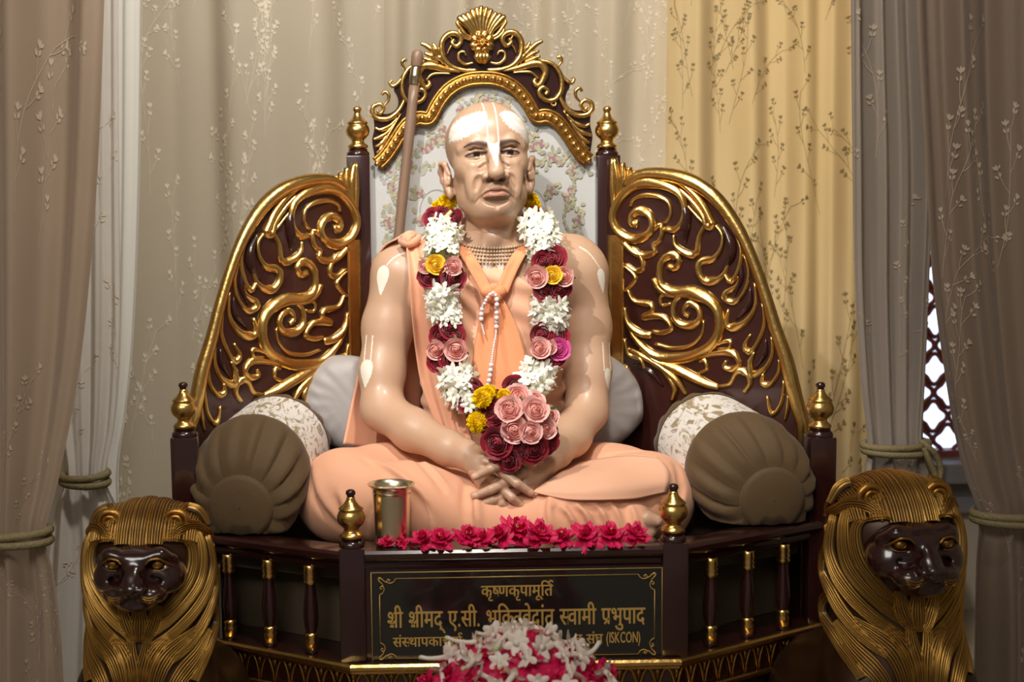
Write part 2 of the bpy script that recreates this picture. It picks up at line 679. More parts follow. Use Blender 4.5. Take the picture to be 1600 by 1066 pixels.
def curtain(name, label, rows, folds, seed, mats, mat=0, amp=0.03, nu=150, full=1.5, dens=26, group='embroidered curtains', hems=None, lite=None):
    """rows: (z, x left, x right, Y, fold depth) from top to bottom"""
    rr = random.Random(seed)
    R = crom(rows, 14)
    zs = R[:, 0]
    nv = len(R)
    f1 = [(folds * rr.uniform(0.75, 1.25), rr.uniform(0, 6.28), rr.uniform(0.6, 1.0)) for _ in range(3)]
    f2 = (folds * 2.3, rr.uniform(0, 6.28))
    warp = [rr.uniform(-0.35, 0.35) for _ in range(4)]

    def S(u, v):                                        # u 0..1 across, v 0..1 down
        u, v = np.asarray(u, float), np.asarray(v, float)
        fi = np.clip(v * (nv - 1), 0, nv - 1.0001)
        i = fi.astype(int)
        t = fi - i
        row = R[i] * (1 - t)[..., None] + R[i + 1] * t[..., None]
        uu = u + 0.02 * np.sin(3.1 * v + 5 * u + warp[0]) + 0.05 * warp[1] * np.sin(6.28 * u) * v
        ph = sum(a * np.sin(2 * pi * fr * uu + p + 0.5 * np.sin(2.2 * v + p)) for fr, p, a in f1) / 2.0
        ph = np.tanh(ph * 1.3) + 0.18 * np.sin(2 * pi * f2[0] * uu + f2[1] + 1.5 * v)
        x = row[..., 1] + (row[..., 2] - row[..., 1]) * (u + 0.010 * ph)
        y = row[..., 3] + amp * row[..., 4] * ph
        return np.stack([x, y, row[..., 0]], -1)
    U, V_ = np.meshgrid(np.linspace(0, 1, nu), np.linspace(0, 1, nv * 2), indexing='ij')
    mb = MB()
    mb.grid(S(U, V_), 0)
    # embroidery raised on the cloth
    width = abs(rows[0][2] - rows[0][1]) * full
    height = abs(rows[0][0] - rows[-1][0])
    stems, leaves = sprigs(rr, width, height, dens)

    def put(pts, mi, f):
        P = np.array(pts)
        u, v = P[:, 0] / width, 1 - P[:, 1] / height
        if u.min() < 0.01 or u.max() > 0.99 or v.min() < 0.005 or v.max() > 0.99:
            return
        e_ = 0.002
        p = S(u, v)
        n_ = np.cross(S(u + e_, v) - p, S(u, v + e_) - p)
        n_ /= np.linalg.norm(n_, axis=1)[:, None] + 1e-12
        n_ *= np.sign(-n_[:, 1:2] + 1e-9)                # toward the hall
        mb.add(p + n_ * 0.0016, f, mi)
    for st in stems:
        st = np.array(st)
        T = np.gradient(st, axis=0)
        T /= np.linalg.norm(T, axis=1)[:, None] + 1e-9
        N = np.stack([-T[:, 1], T[:, 0]], 1) * 0.0006
        n_ = len(st)
        put(np.vstack([st + N, st - N]), 1, [(i, i + 1, n_ + i + 1, n_ + i) for i in range(n_ - 1)])
    for x, y, a, L in leaves:
        c, s = cos(a), sin(a)
        sh = [(-.5, 0), (-.2, .26), (.2, .22), (.5, 0), (.2, -.22), (-.2, -.26)]
        put([(x + L * (c * p - s * q), y + L * (s * p + c * q)) for p, q in sh], 2, [(0, 1, 2, 3, 4, 5)])
    o = mb.build(name, mats, None)
    return tag(o, label, 'curtain', group)


def px_rows(lst):
    """(py, px left, px right, Y, fold) -> (z, xl, xr, Y, fold)"""
    out = []
    for py, a, b_, Y, am in lst:
        p, q = W(a, py, Y), W(b_, py, Y)
        out.append((p.z, p.x, q.x, Y, am))
    return out


E1 = [M['cream'], M['embroid'], M['embroid']]
E2 = [M['cream_backlit'], M['embroid_backlit'], M['embroid_backlit']]
E3 = [M['taupe'], M['embroid_taupe'], M['embroid_taupe']]
E4 = [M['greige'], M['embroid_taupe'], M['embroid_taupe']]
YB = 0.92
curtain('curtain', 'cream satin backdrop curtain with twig embroidery, left of the throne crest',
        px_rows([(-280, 150, 603, YB, 1), (0, 155, 603, YB, 1), (500, 160, 604, YB, 1), (1000, 165, 604, YB, 1), (1280, 165, 604, YB, 1)]), 2.6, 11, E1, amp=0.026, nu=220, dens=50)
curtain('curtain', 'cream satin backdrop curtain hanging directly behind the throne crest',
        px_rows([(-280, 596, 1056, YB + 0.055, 1), (0, 596, 1054, YB + 0.055, 1), (500, 597, 1050, YB + 0.055, 1), (1280, 597, 1050, YB + 0.055, 1)]), 4.0, 23, E1, amp=0.022, nu=200, dens=46)
curtain('curtain', 'cream backdrop curtain right of the throne, backlight tinted golden into cloth and dark into twigs',
        px_rows([(-280, 1046, 1372, YB - 0.01, 1), (0, 1044, 1370, YB - 0.01, 1), (500, 1038, 1372, YB - 0.01, 1), (1280, 1034, 1372, YB - 0.01, 1)]), 3.8, 37, E2, amp=0.032, nu=220, dens=55)
# left side: front taupe curtain, satin curtain behind it, white lining
YA = 0.02
curtain('curtain', 'taupe organza curtain at far left, gathered by the lower cord',
        px_rows([(-280, -210, 176, YA, 1), (0, -190, 168, YA, 1), (300, -170, 156, YA, 1), (560, -140, 132, YA, .9), (740, -100, 98, YA, .7), (836, -75, 74, YA, .45), (900, -80, 88, YA, .6), (1000, -90, 100, YA, .8), (1200, -95, 110, YA, .9), (1420, -100, 118, YA, 1)]),
        3.0, 5, E3, amp=0.030, nu=160, dens=30)
YS = 0.40
curtain('curtain', 'pale satin curtain tucked behind the taupe one at left, gathered by the upper cord',
        px_rows([(-280, 92, 184, YS, .7), (0, 92, 184, YS, .7), (300, 85, 186, YS, .7), (520, 80, 188, YS, .7), (660, 88, 180, YS, .7), (746, 100, 166, YS, .5), (800, 84, 186, YS, .8), (900, 72, 210, YS, .9), (1060, 60, 216, YS, 1), (1400, 56, 220, YS, 1)]),
        3.0, 8, [M['satin_white'], M['embroid'], M['embroid']], amp=0.020, nu=120, dens=18)
curtain('curtain', 'plain white lining edge hanging beside the cream backdrop at left',
        px_rows([(-280, 160, 224, YS + .16, .3), (0, 160, 223, YS + .16, .3), (300, 160, 219, YS + .16, .3), (520, 160, 210, YS + .16, .3), (640, 160, 198, YS + .16, .3), (740, 140, 186, YS + .16, .3), (900, 150, 190, YS + .16, .3), (1400, 150, 190, YS + .16, .3)]),
        2.2, 9, [M['lining'], M['lining'], M['lining']], amp=0.010, nu=60, dens=0)
# right side
YC = 0.52
curtain('curtain', 'grey beige curtain right of the golden-tinted one, gathered by a looped cord',
        px_rows([(-280, 1326, 1450, YC, 1), (0, 1326, 1452, YC, 1), (250, 1328, 1462, YC, 1), (450, 1332, 1456, YC, .9), (600, 1343, 1450, YC, .7), (697, 1354, 1446, YC, .45), (760, 1345, 1462, YC, .8), (900, 1338, 1474, YC, 1), (1300, 1330, 1480, YC, 1)]),
        3.2, 14, E4, amp=0.030, nu=130, dens=30)
YD = 0.16
curtain('curtain', 'taupe organza curtain at far right, shade tinted into its cloth, gathered by the lower cord',
        px_rows([(-280, 1424, 1640, YD, 1), (0, 1426, 1640, YD, 1), (250, 1440, 1640, YD, 1), (450, 1453, 1650, YD, .9), (650, 1482, 1660, YD, .8), (740, 1504, 1665, YD, .6), (804, 1526, 1668, YD, .45), (880, 1520, 1680, YD, .8), (1000, 1516, 1690, YD, 1), (1400, 1510, 1700, YD, 1)]),
        3.0, 17, [M['taupe_shaded'], M['embroid_taupe'], M['embroid_taupe']], amp=0.032, nu=130, dens=26)


def tie(label, pl, pr, py, Y, depth, tail=None):
    p, q = W(pl, py, Y), W(pr, py + 2, Y)
    c, rx = (p + q) / 2, (q - p).length / 2
    mb = MB()
    for s in (-1, 1):
        ring = []
        for i in range(41):
            a = 2 * pi * i / 40
            ring.append((c.x + rx * cos(a), Y + depth * sin(a), c.z + s * 0.0075 + 0.004 * sin(a + 0.6 * s)))
        mb.tube(ring, 0.0085, 10, caps=False)
    if tail:
        mb.tube(crom([W(*t) for t in tail], 8), 0.007, 8)
    o = mb.build('curtain_tie', M['rope'])
    tag(o, label, 'curtain tie', 'curtain cords')


tie('olive cord around the taupe curtain at far left', -82, 78, 836, YA, 0.040)
tie('olive cord around the pale satin curtain at left', 97, 168, 746, YS, 0.036)
tie('olive cord with a dangling loop around the grey beige curtain at right', 1350, 1449, 698, YC, 0.04,
    [(1440, 690, YC - .03), (1452, 700, YC - .045), (1464, 715, YC - .045), (1470, 735, YC - .045), (1466, 752, YC - .045), (1458, 735, YC - .045), (1450, 716, YC - .045), (1444, 700, YC - .04)])
tie('olive cord around the shade-tinted taupe curtain at far right', 1522, 1672, 804, YD, 0.045)

# dark gilt-edged pillar at the right margin
t = thing('pillar', 'black pillar with a gilt edge at the right margin behind the far curtain', 'pillar', (W(1620, 300, 0.42).x, 0.42, 0))
x0 = W(1586, 300, 0.42).x
b = MB(); b.box((x0 + 0.008, 0.40, 0), (x0 + 0.3, 0.46, 2.6), bev=0.003); b.build('shaft', M['black'], t, smooth=False)
b = MB(); b.box((x0 - 0.004, 0.385, 0), (x0 + 0.010, 0.415, 2.6), bev=0.004); b.build('gilt_edge', M['gold_worn'], t, smooth=False)
# ================================================================== throne
SEAT = 0.555
throne = thing('throne', 'carved and gilded mahogany throne with a tall arched back', 'throne', (0, 0.3, 0))
XA, YAR = 0.615, 0.185                                   # arm posts
xa = (W(1277, 700, YAR).x - W(286, 700, YAR).x) / 2
XA = xa
YBK = 0.60
XP = 0.28                                               # back posts
POST = 0.024


def finial(parent, c, s=1.0, knob_dark=True):
    g = MB()
    g.lathe([(0.0, 0), (.0215, 0), (.0225, .004), (.020, .008), (.0145, .012), (.0135, .017), (.0165, .020), (.024, .028), (.0265, .036), (.0262, .042), (.0235, .049), (.0205, .052), (.0235, .0545), (.022, .057), (.015, .063), (.010, .069), (.0078, .074), (.0078, .077), (0, .077)], (0, 0, 0), k=28)
    for i in range(len(g.v)):
        g.v[i] = g.v[i] * s + np.array(c)
    o = g.build('finial', M['gold'], parent)
    k = MB()
    k.lathe([(0, .075), (.0075, .075), (.0068, .079), (.0095, .083), (.0088, .088), (.005, .091), (0, .0915)], (0, 0, 0), k=20)
    for i in range(len(k.v)):
        k.v[i] = k.v[i] * s + np.array(c)
    k.build('finial_knob', M['wood'] if knob_dark else M['gold'], o)


def post(c, z0, z1, h, s=1.0, dark=True, rot=0.0):
    b = MB()
    R = Matrix.Rotation(rot, 3, 'Z')
    b.box((-h, -h, -(z1 - z0) / 2), (h, h, (z1 - z0) / 2), bev=0.0035, R=R, c=(c[0], c[1], (z0 + z1) / 2))
    b.lathe([(h * .98, 0), (h * 1.0, .004), (h * .9, .009), (h * .8, .011), (h * .86, .014), (h * .6, .017), (0, .017)], (c[0], c[1], z1), k=28)
    o = b.build('post', M['wood'], throne, auto=40)
    finial(o, (c[0], c[1], z1 + .0165), s, dark)
    return o


LEDGE = 0.387
ZR = 0.600                                              # top of the front rail
for s in (-1, 1):
    post((s * 0.300, 0.005), LEDGE, ZR + 0.004, POST)
    za = W(286 if s < 0 else 1277, 681, YAR).z
    post((s * XA, YAR), LEDGE, za, POST + 0.002)
    zt = W(575 if s < 0 else 945, 243, YBK).z
    post((s * XP, YBK), SEAT - .1, zt, 0.026, 1.02, False)

# rails ------------------------------------------------------------
def rail(a, b_, z, prof, name='rail', mat='wood'):
    """profile (out, up) swept from a to b"""
    a, b_ = Vector((a[0], a[1], 0)), Vector((b_[0], b_[1], 0))
    d = (b_ - a).normalized()
    out = Vector((d.y, -d.x, 0))
    if out.y > 0:
        out = -out
    mb = MB()
    n = len(prof)
    V = [a + out * p[0] + Vector((0, 0, z + p[1])) for p in prof] + [b_ + out * p[0] + Vector((0, 0, z + p[1])) for p in prof]
    f = [(i, (i + 1) % n, n + (i + 1) % n, n + i) for i in range(n)] + [list(range(n)), list(range(n, 2 * n))[::-1]]
    mb.add([tuple(v) for v in V], f)
    return mb.build(name, M[mat], throne, auto=35)


RP = [(-.045, -.005), (-.045, -.040), (.006, -.040), (.010, -.034), (.010, -.026), (.018, -.022), (.024, -.014), (.024, -.006), (.019, -.001), (.010, 0), (-.02, 0)]
rail((-.276, .002), (.276, .002), ZR, [(-.068 if p[0] < -.03 else p[0], p[1]) for p in RP])
for s in (-1, 1):
    rail((s * .305, .005), (s * (XA - .01), YAR - .006), ZR - .002, RP)
    rail((s * XA, YAR + .02), (s * (XA + .005), YBK - .03), ZR - .002, RP)

# seat, skirt cloth and base ---------------------------------------
def plan(off, yb=YBK + 0.06):
    return [(-XA - off, yb), (-XA - off, YAR - off * .4), (-.300 - off * .25, -.012 - off), (.300 + off * .25, -.012 - off), (XA + off, YAR - off * .4), (XA + off, yb)]


def slab(poly, z0, z1, name, mat, parent=throne, bev=0.0, kind=None):
    mb = MB()
    n = len(poly)
    V = [(x, y, z0) for x, y in poly] + [(x, y, z1) for x, y in poly]
    mb.add(V, [list(range(n)), list(range(n, 2 * n))] + [(i, (i + 1) % n, n + (i + 1) % n, n + i) for i in range(n)])
    return mb.build(name, M[mat], parent, smooth=False)


slab([(x * .97, y + .035 if y < .1 else y) for x, y in plan(-.02)], SEAT - .03, SEAT, 'seat_board', 'olive_dark')
sk = MB()
pl = [(x * .96, y + .055) for x, y in plan(-.03)[:-1]] + [(plan(-.03)[-1][0] * .96, plan(-.03)[-1][1])]
pts = []
for i in range(len(pl) - 1):
    for q in range(24):
        pts.append((lerp(pl[i][0], pl[i + 1][0], q / 24), lerp(pl[i][1], pl[i + 1][1], q / 24)))
pts.append(pl[-1])
nf = noise1(3, 8, 10, 60)
G = np.zeros((len(pts), 6, 3))
for i, p in enumerate(pts):
    for j in range(6):
        z = lerp(LEDGE + .001, SEAT - .03, j / 5)
        G[i, j] = (p[0], p[1] + .004 * nf(i * .1) * (1 - .5 * j / 5), z)
sk.grid(G)
sk.build('seat_skirt', M['olive_dark'], throne)
# base: ledge, gilded cornice, arched frieze, second moulding
slab(plan(.010), LEDGE - .012, LEDGE, 'ledge', 'wood')


def moulding(off, z, prof, name, mat, parent=throne):
    """closed-section moulding along the front three sides"""
    mb = MB()
    ps = []
    for o_, up in prof:
        ps.append([(x, y, z + up) for x, y in plan(off + o_)])
    G = np.array(ps).transpose(1, 0, 2)
    mb.grid(G, cv=True)
    return mb.build(name, M[mat], parent, smooth=False)


moulding(.012, LEDGE, [(0, 0.001), (.012, .002), (.016, -.002), (.016, -.008), (.010, -.012), (.006, -.018), (0, -.018)], 'cornice', 'gold')
slab(plan(.006), .318, LEDGE - .012, 'frieze', 'wood')
moulding(.008, .318, [(0, 0.004), (.008, .004), (.010, .001), (.010, -.005), (.006, -.009), (0, -.009)], 'lower_moulding', 'gold')
slab(plan(.000), .10, .318, 'base', 'wood')
moulding(.004, .285, [(0, 0.003), (.006, .003), (.008, 0), (.008, -.004), (.004, -.007), (0, -.007)], 'lower_moulding', 'gold')
slab(plan(.03), 0, .10, 'plinth', 'wood')
# arches of the frieze and of the band below it
for (zt, zb, off, nm) in ((LEDGE - .019, .323, .0075, 'arch_relief'), (.279, .225, .002, 'arch_relief')):
    pp = plan(off)
    mb = MB()
    for i in (0, 1, 2, 3, 4):
        a, c_ = Vector((*pp[i], 0)), Vector((*pp[i + 1], 0))
        d = c_ - a
        n_ = max(2, round(d.length / .036))
        d /= n_
        nrm = Vector((d.y, -d.x, 0)).normalized()
        if i in (1, 2, 3) and nrm.y > 0:
            nrm = -nrm
        for q in range(n_):
            o_ = a + d * q
            arc = []
            for t_ in np.linspace(0, 1, 13):
                w_ = sin(pi * t_) ** .75
                arc.append(o_ + d * (t_ * .92 + .04) + Vector((0, 0, zb + (zt - zb) * w_)) + nrm * .001)
            mb.tube(arc, .0034, 6, ax=nrm, flat=.8)
            mb.tube([o_ + d * .0 + Vector((0, 0, zt)) + nrm * .001, o_ + d * .0 + Vector((0, 0, lerp(zt, zb, .45))) + nrm * .001], [.006, .0015], 6, ax=nrm, flat=.5)
    mb.build(nm, M['gold_worn'], throne)

# front panel with the name plaque ---------------------------------
b = MB(); b.box((-.277, -.008, LEDGE + .0005), (.277, .020, ZR - .039), bev=.002); b.build('front_panel', M['wood'], throne, smooth=False)
pl_, pr_ = W(580, 968, -.012), W(1035, 960, -.012)
pz1, pz0 = W(805, 890, -.012).z, W(805, 1035.5, -.012).z
plq = MB(); plq.box((pl_.x, -.0135, pz0), (pr_.x, -.0082, pz1), bev=.0008)
plaque = plq.build('name_plaque', M['black'], throne, smooth=False)
YL = -.0145


def flatline(mb, pts, w_, y=YL, closed=False):
    P = [Vector((p[0], y, p[1])) for p in pts]
    if closed:
        P = P + [P[0]]
    mb.tube(P, w_ / 2, 4, ax=(0, 1, 0), flat=.5)


PXL = 1.0 / 857.0                                        # one pixel at the panel
lw = MB()
for a, b_ in (((pl_.x + .001, pz0 + .001), (pr_.x - .001, pz0 + .001)), ((pl_.x + .001, pz1 - .001), (pr_.x - .001, pz1 - .001)), ((pl_.x + .001, pz0 + .001), (pl_.x + .001, pz1 - .001)), ((pr_.x - .001, pz0 + .001), (pr_.x - .001, pz1 - .001))):
    flatline(lw, [a, b_], .0018)
ix0, ix1, iz0, iz1 = pl_.x + 14 * PXL, pr_.x - 13 * PXL, pz0 + 11 * PXL, pz1 - 11 * PXL
cr = 26 * PXL
for a, b_ in (((ix0 + cr, iz0), (ix1 - cr, iz0)), ((ix0 + cr, iz1), (ix1 - cr, iz1)), ((ix0, iz0 + cr), (ix0, iz1 - cr)), ((ix1, iz0 + cr), (ix1, iz1 - cr))):
    flatline(lw, [a, b_], .0017)
for sx, sz, ox, oz in ((1, 1, ix0, iz0), (-1, 1, ix1, iz0), (1, -1, ix0, iz1), (-1, -1, ix1, iz1)):
    for sw in (0, 1):
        q = [(26, 0), (23, 5), (17, 7.5), (12, 5), (14, 1), (17, 2.5), (15, 4.5)]
        q2 = [(14, 6.5), (8, 4), (3, -1), (-1, -1.5), (0, 3), (5, 9)]
        for cu_ in (q, q2):
            c_ = crom([((x_, y_) if not sw else (y_, x_)) for x_, y_ in cu_], 5)
            flatline(lw, [(ox + sx * x_ * PXL, oz + sz * y_ * PXL) for x_, y_ in c_], .0019)
lw.build('border', M['gold_paint'], plaque)

# lettering: glyphs of the interface typeface, conjuncts put together by hand
_fc = bpy.data.curves.new('glyph', 'FONT')
_fc.resolution_u = 4
_fo = bpy.data.objects.new('glyph', _fc)
COL.objects.link(_fo)
_cache = {}


def glyph(ch):
    """vertices, faces, bounds of one character or cluster"""
    if ch not in _cache:
        _fc.body = ch
        bpy.context.view_layer.update()
        dg = bpy.context.evaluated_depsgraph_get()
        ev = _fo.evaluated_get(dg)
        me = ev.to_mesh()
        V = np.array([v.co[:2] for v in me.vertices]).reshape(-1, 2)
        F = [list(p.vertices) for p in me.polygons]
        ev.to_mesh_clear()
        _cache[ch] = (V, F)
    return _cache[ch]


def clip_right(V, F, x):
    """keep the part left of x"""
    bm = bmesh.new()
    vs = [bm.verts.new((p[0], p[1], 0)) for p in V]
    for f in F:
        try:
            bm.faces.new([vs[i] for i in f])
        except ValueError:
            pass
    bmesh.ops.bisect_plane(bm, geom=list(bm.verts) + list(bm.edges) + list(bm.faces), plane_co=(x, 0, 0), plane_no=(1, 0, 0), clear_outer=True)
    bm.verts.index_update()
    r = np.array([v.co[:2] for v in bm.verts]), [[v.index for v in f.verts] for f in bm.faces]
    bm.free()
    return r


def stroke2(pts, w_):
    P = crom(pts, 6)
    T = np.gradient(P, axis=0)
    T /= np.linalg.norm(T, axis=1)[:, None]
    N = np.stack([-T[:, 1], T[:, 0]], 1) * w_ / 2
    n = len(P)
    return np.vstack([P + N, P - N]), [(i, i + 1, n + i + 1, n + i) for i in range(n - 1)]


ADV = {'र': .42, 'द': .53, 'ए': .57}


def layout(tokens):
    """tokens -> list of (V, F) laid out along x with size 1"""
    out, x = [], 0.0
    pend_reph = False
    for tk in tokens:
        if tk == ' ':
            x += .34
            continue
        if tk.startswith('half:'):                       # consonant without its stem
            V, F = glyph(tk[5:])
            cut = V[:, 0].max() - (.175 if tk[5:] != 'क' else .10)
            V, F = clip_right(V, F, cut)
            out.append((V + (x, 0), F))
            x += cut
        elif tk == 'ra_foot':                            # subscript ra on the stem just set
            out.append((stroke2([(x - .13, .22), (x - .25, .12), (x - .40, .02)], .075)[0], stroke2([(x - .13, .22), (x - .25, .12), (x - .40, .02)], .075)[1]))
        elif tk == 'reph':                               # repha hook over the akshara just set
            s_ = stroke2([(x - .10, .62), (x - .22, .70), (x - .24, .84), (x - .10, .88), (x + .0, .80)], .07)
            out.append(s_)
        elif tk == 'shri':                               # sha-ra ligature
            V, F = glyph('श')
            out.append((V + (x, 0), F))
            out.append(stroke2([(x + .50, .26), (x + .36, .18), (x + .20, .03)], .075))
            x += .70
        elif tk in 'ािीुूेृ्ं':
            V, F = glyph(tk)
            if tk == 'ि':                                # its bar stands before the consonant: tokens place it first
                bar = clip_right(V, F, .28)
                out.append((V + (x, 0), F))
                x += .27
            elif tk in 'ाी':
                out.append((V + (x, 0), F))
                x += .27
            else:
                out.append((V + (x, 0), F))
        else:
            V, F = glyph(tk)
            if len(V):
                out.append((V + (x, 0), F))
                x += (V[:, 0].max() if tk not in '.:()' and not tk.isascii() else V[:, 0].max() + .06)
    return out, x


def write(mb, tokens, px0, px1, py_head, py_base):
    """head line at py_head, baseline at py_base, stretched from px0 to px1"""
    out, width = layout(tokens)
    p0, p1 = W(px0, py_base, YL), W(px1, py_base, YL)
    zb = (p0.z + p1.z) / 2
    zh = W((px0 + px1) / 2, py_head, YL).z
    zb = W((px0 + px1) / 2, py_base, YL).z
    sx, sz = (p1.x - p0.x) / width, (zh - zb) / .62
    for V, F in out:
        V = np.asarray(V)
        for dx, dz in ((0, 0), (.022, 0), (-.022, 0), (0, .018)):          # bolder
            mb.add([((v[0] + dx) * sx + p0.x, YL + .0004 - .0002 * (dx + 2 * dz) / .02 * .2, (v[1] + dz) * sz + zb) for v in V], F)


L1 = ['क', 'ृ', 'half:ष', 'ण', 'क', 'ृ', 'प', 'ा', 'म', 'ू', 'ि', 'त', 'reph']
L2a = ['shri', 'ी', ' ', 'shri', 'ी', 'म', 'द', '्', ' ', 'ए', '.', 'स', 'ी', '.', ' ', 'भ', 'ि', 'half:क', 'त', 'व', 'े', 'द', 'ा', 'ं', 'त', ' ', 'half:स', 'व', 'ा', 'म', 'ी', ' ', 'प', 'ra_foot', 'भ', 'ु', 'प', 'ा', 'द']
L3a = ['स', 'ं', 'half:स', 'थ', 'ा', 'प', 'क', 'ा', 'च', 'ा', 'य', 'reph', ':', ' ', 'अ', 'half:न', 'त']
L3b = ['त', ' ', 'स', 'ं', 'घ']
lt = MB()
write(lt, L1, 752, 864, 915.5, 932)
write(lt, L2a, 605, 1008, 954, 978)
write(lt, L3a, 614, 770, 996, 1010)
write(lt, L3b, 898, 942, 992, 1006)
write(lt, ['(', 'I', 'S', 'K', 'C', 'O', 'N', ')'], 947, 1001, 989.5, 1004.5)
COL.objects.unlink(_fo)
lt.build('lettering', M['gold_paint'], plaque, smooth=False)

# balusters --------------------------------------------------------
for s in (-1, 1):
    for t_ in (.245, .495, .745):
        c = (s * lerp(.300, XA, t_), lerp(.005, YAR, t_) - .004, LEDGE)
        b = MB()
        b.lathe([(0, 0), (.013, 0), (.013, .006), (.010, .010), (.010, .040), (.0135, .055), (.0150, .072), (.0135, .095), (.0105, .120), (.0095, .134), (.0095, .170), (0, .170)], c, k=20)
        bl = b.build('baluster', M['wood'], throne)
        g = MB()
        g.lathe([(.0095, .006), (.0125, .008), (.0125, .020), (.0135, .024), (.0105, .029), (.0135, .034), (.0125, .038), (.0098, .040)], c, k=20)
        g.build('gilt_collar', M['gold'], bl)
        g = MB()
        g.lathe([(.0095, .134), (.013, .136), (.0140, .141), (.0115, .145), (.0140, .150), (.0115, .154), (.0140, .159), (.0120, .165), (.0125, .172), (.0095, .173)], c, k=20)
        g.build('gilt_collar', M['gold'], bl)
# side panels under the arms, seen past the bolsters
for s in (-1, 1):
    b = MB(); b.box((s * XA - .008, YAR + .02, LEDGE), (s * XA + .008, YBK, ZR - .03), bev=.002); b.build('side_panel', M['wood_panel'], throne, smooth=False)

# wings: slanting carved panels ------------------------------------
WX0, WX1, WY1 = XP - 0.006, 0.625, 0.345                 # inner and outer edge of a wing in plan
YW = .570                                               # carved wings overlap the post fronts
wk = (YW - WY1) / (WX1 - WX0)
wn = Vector((wk, 1, 0)).normalized()                     # left wing: Y falls toward the left


def Wing(px, py):
    """left wing: ray meets the slanting plane Y = YW + wk * (x + WX0)"""
    d = RCAM @ Vector(((px - 800 + 1600 * SHX) / FPX, (533 - py) / FPX, -1.0))
    C_ = Vector((CX, CY, CZ))
    # y - wk*x = YW + wk*WX0
    t_ = (YW + wk * WX0 - (C_.y - wk * C_.x)) / (d.y - wk * d.x)
    return C_ + d * t_


def wc(p):                                               # crop coordinates -> world
    return Wing(280 + p[0] / 2.478, 230 + p[1] / 2.478)


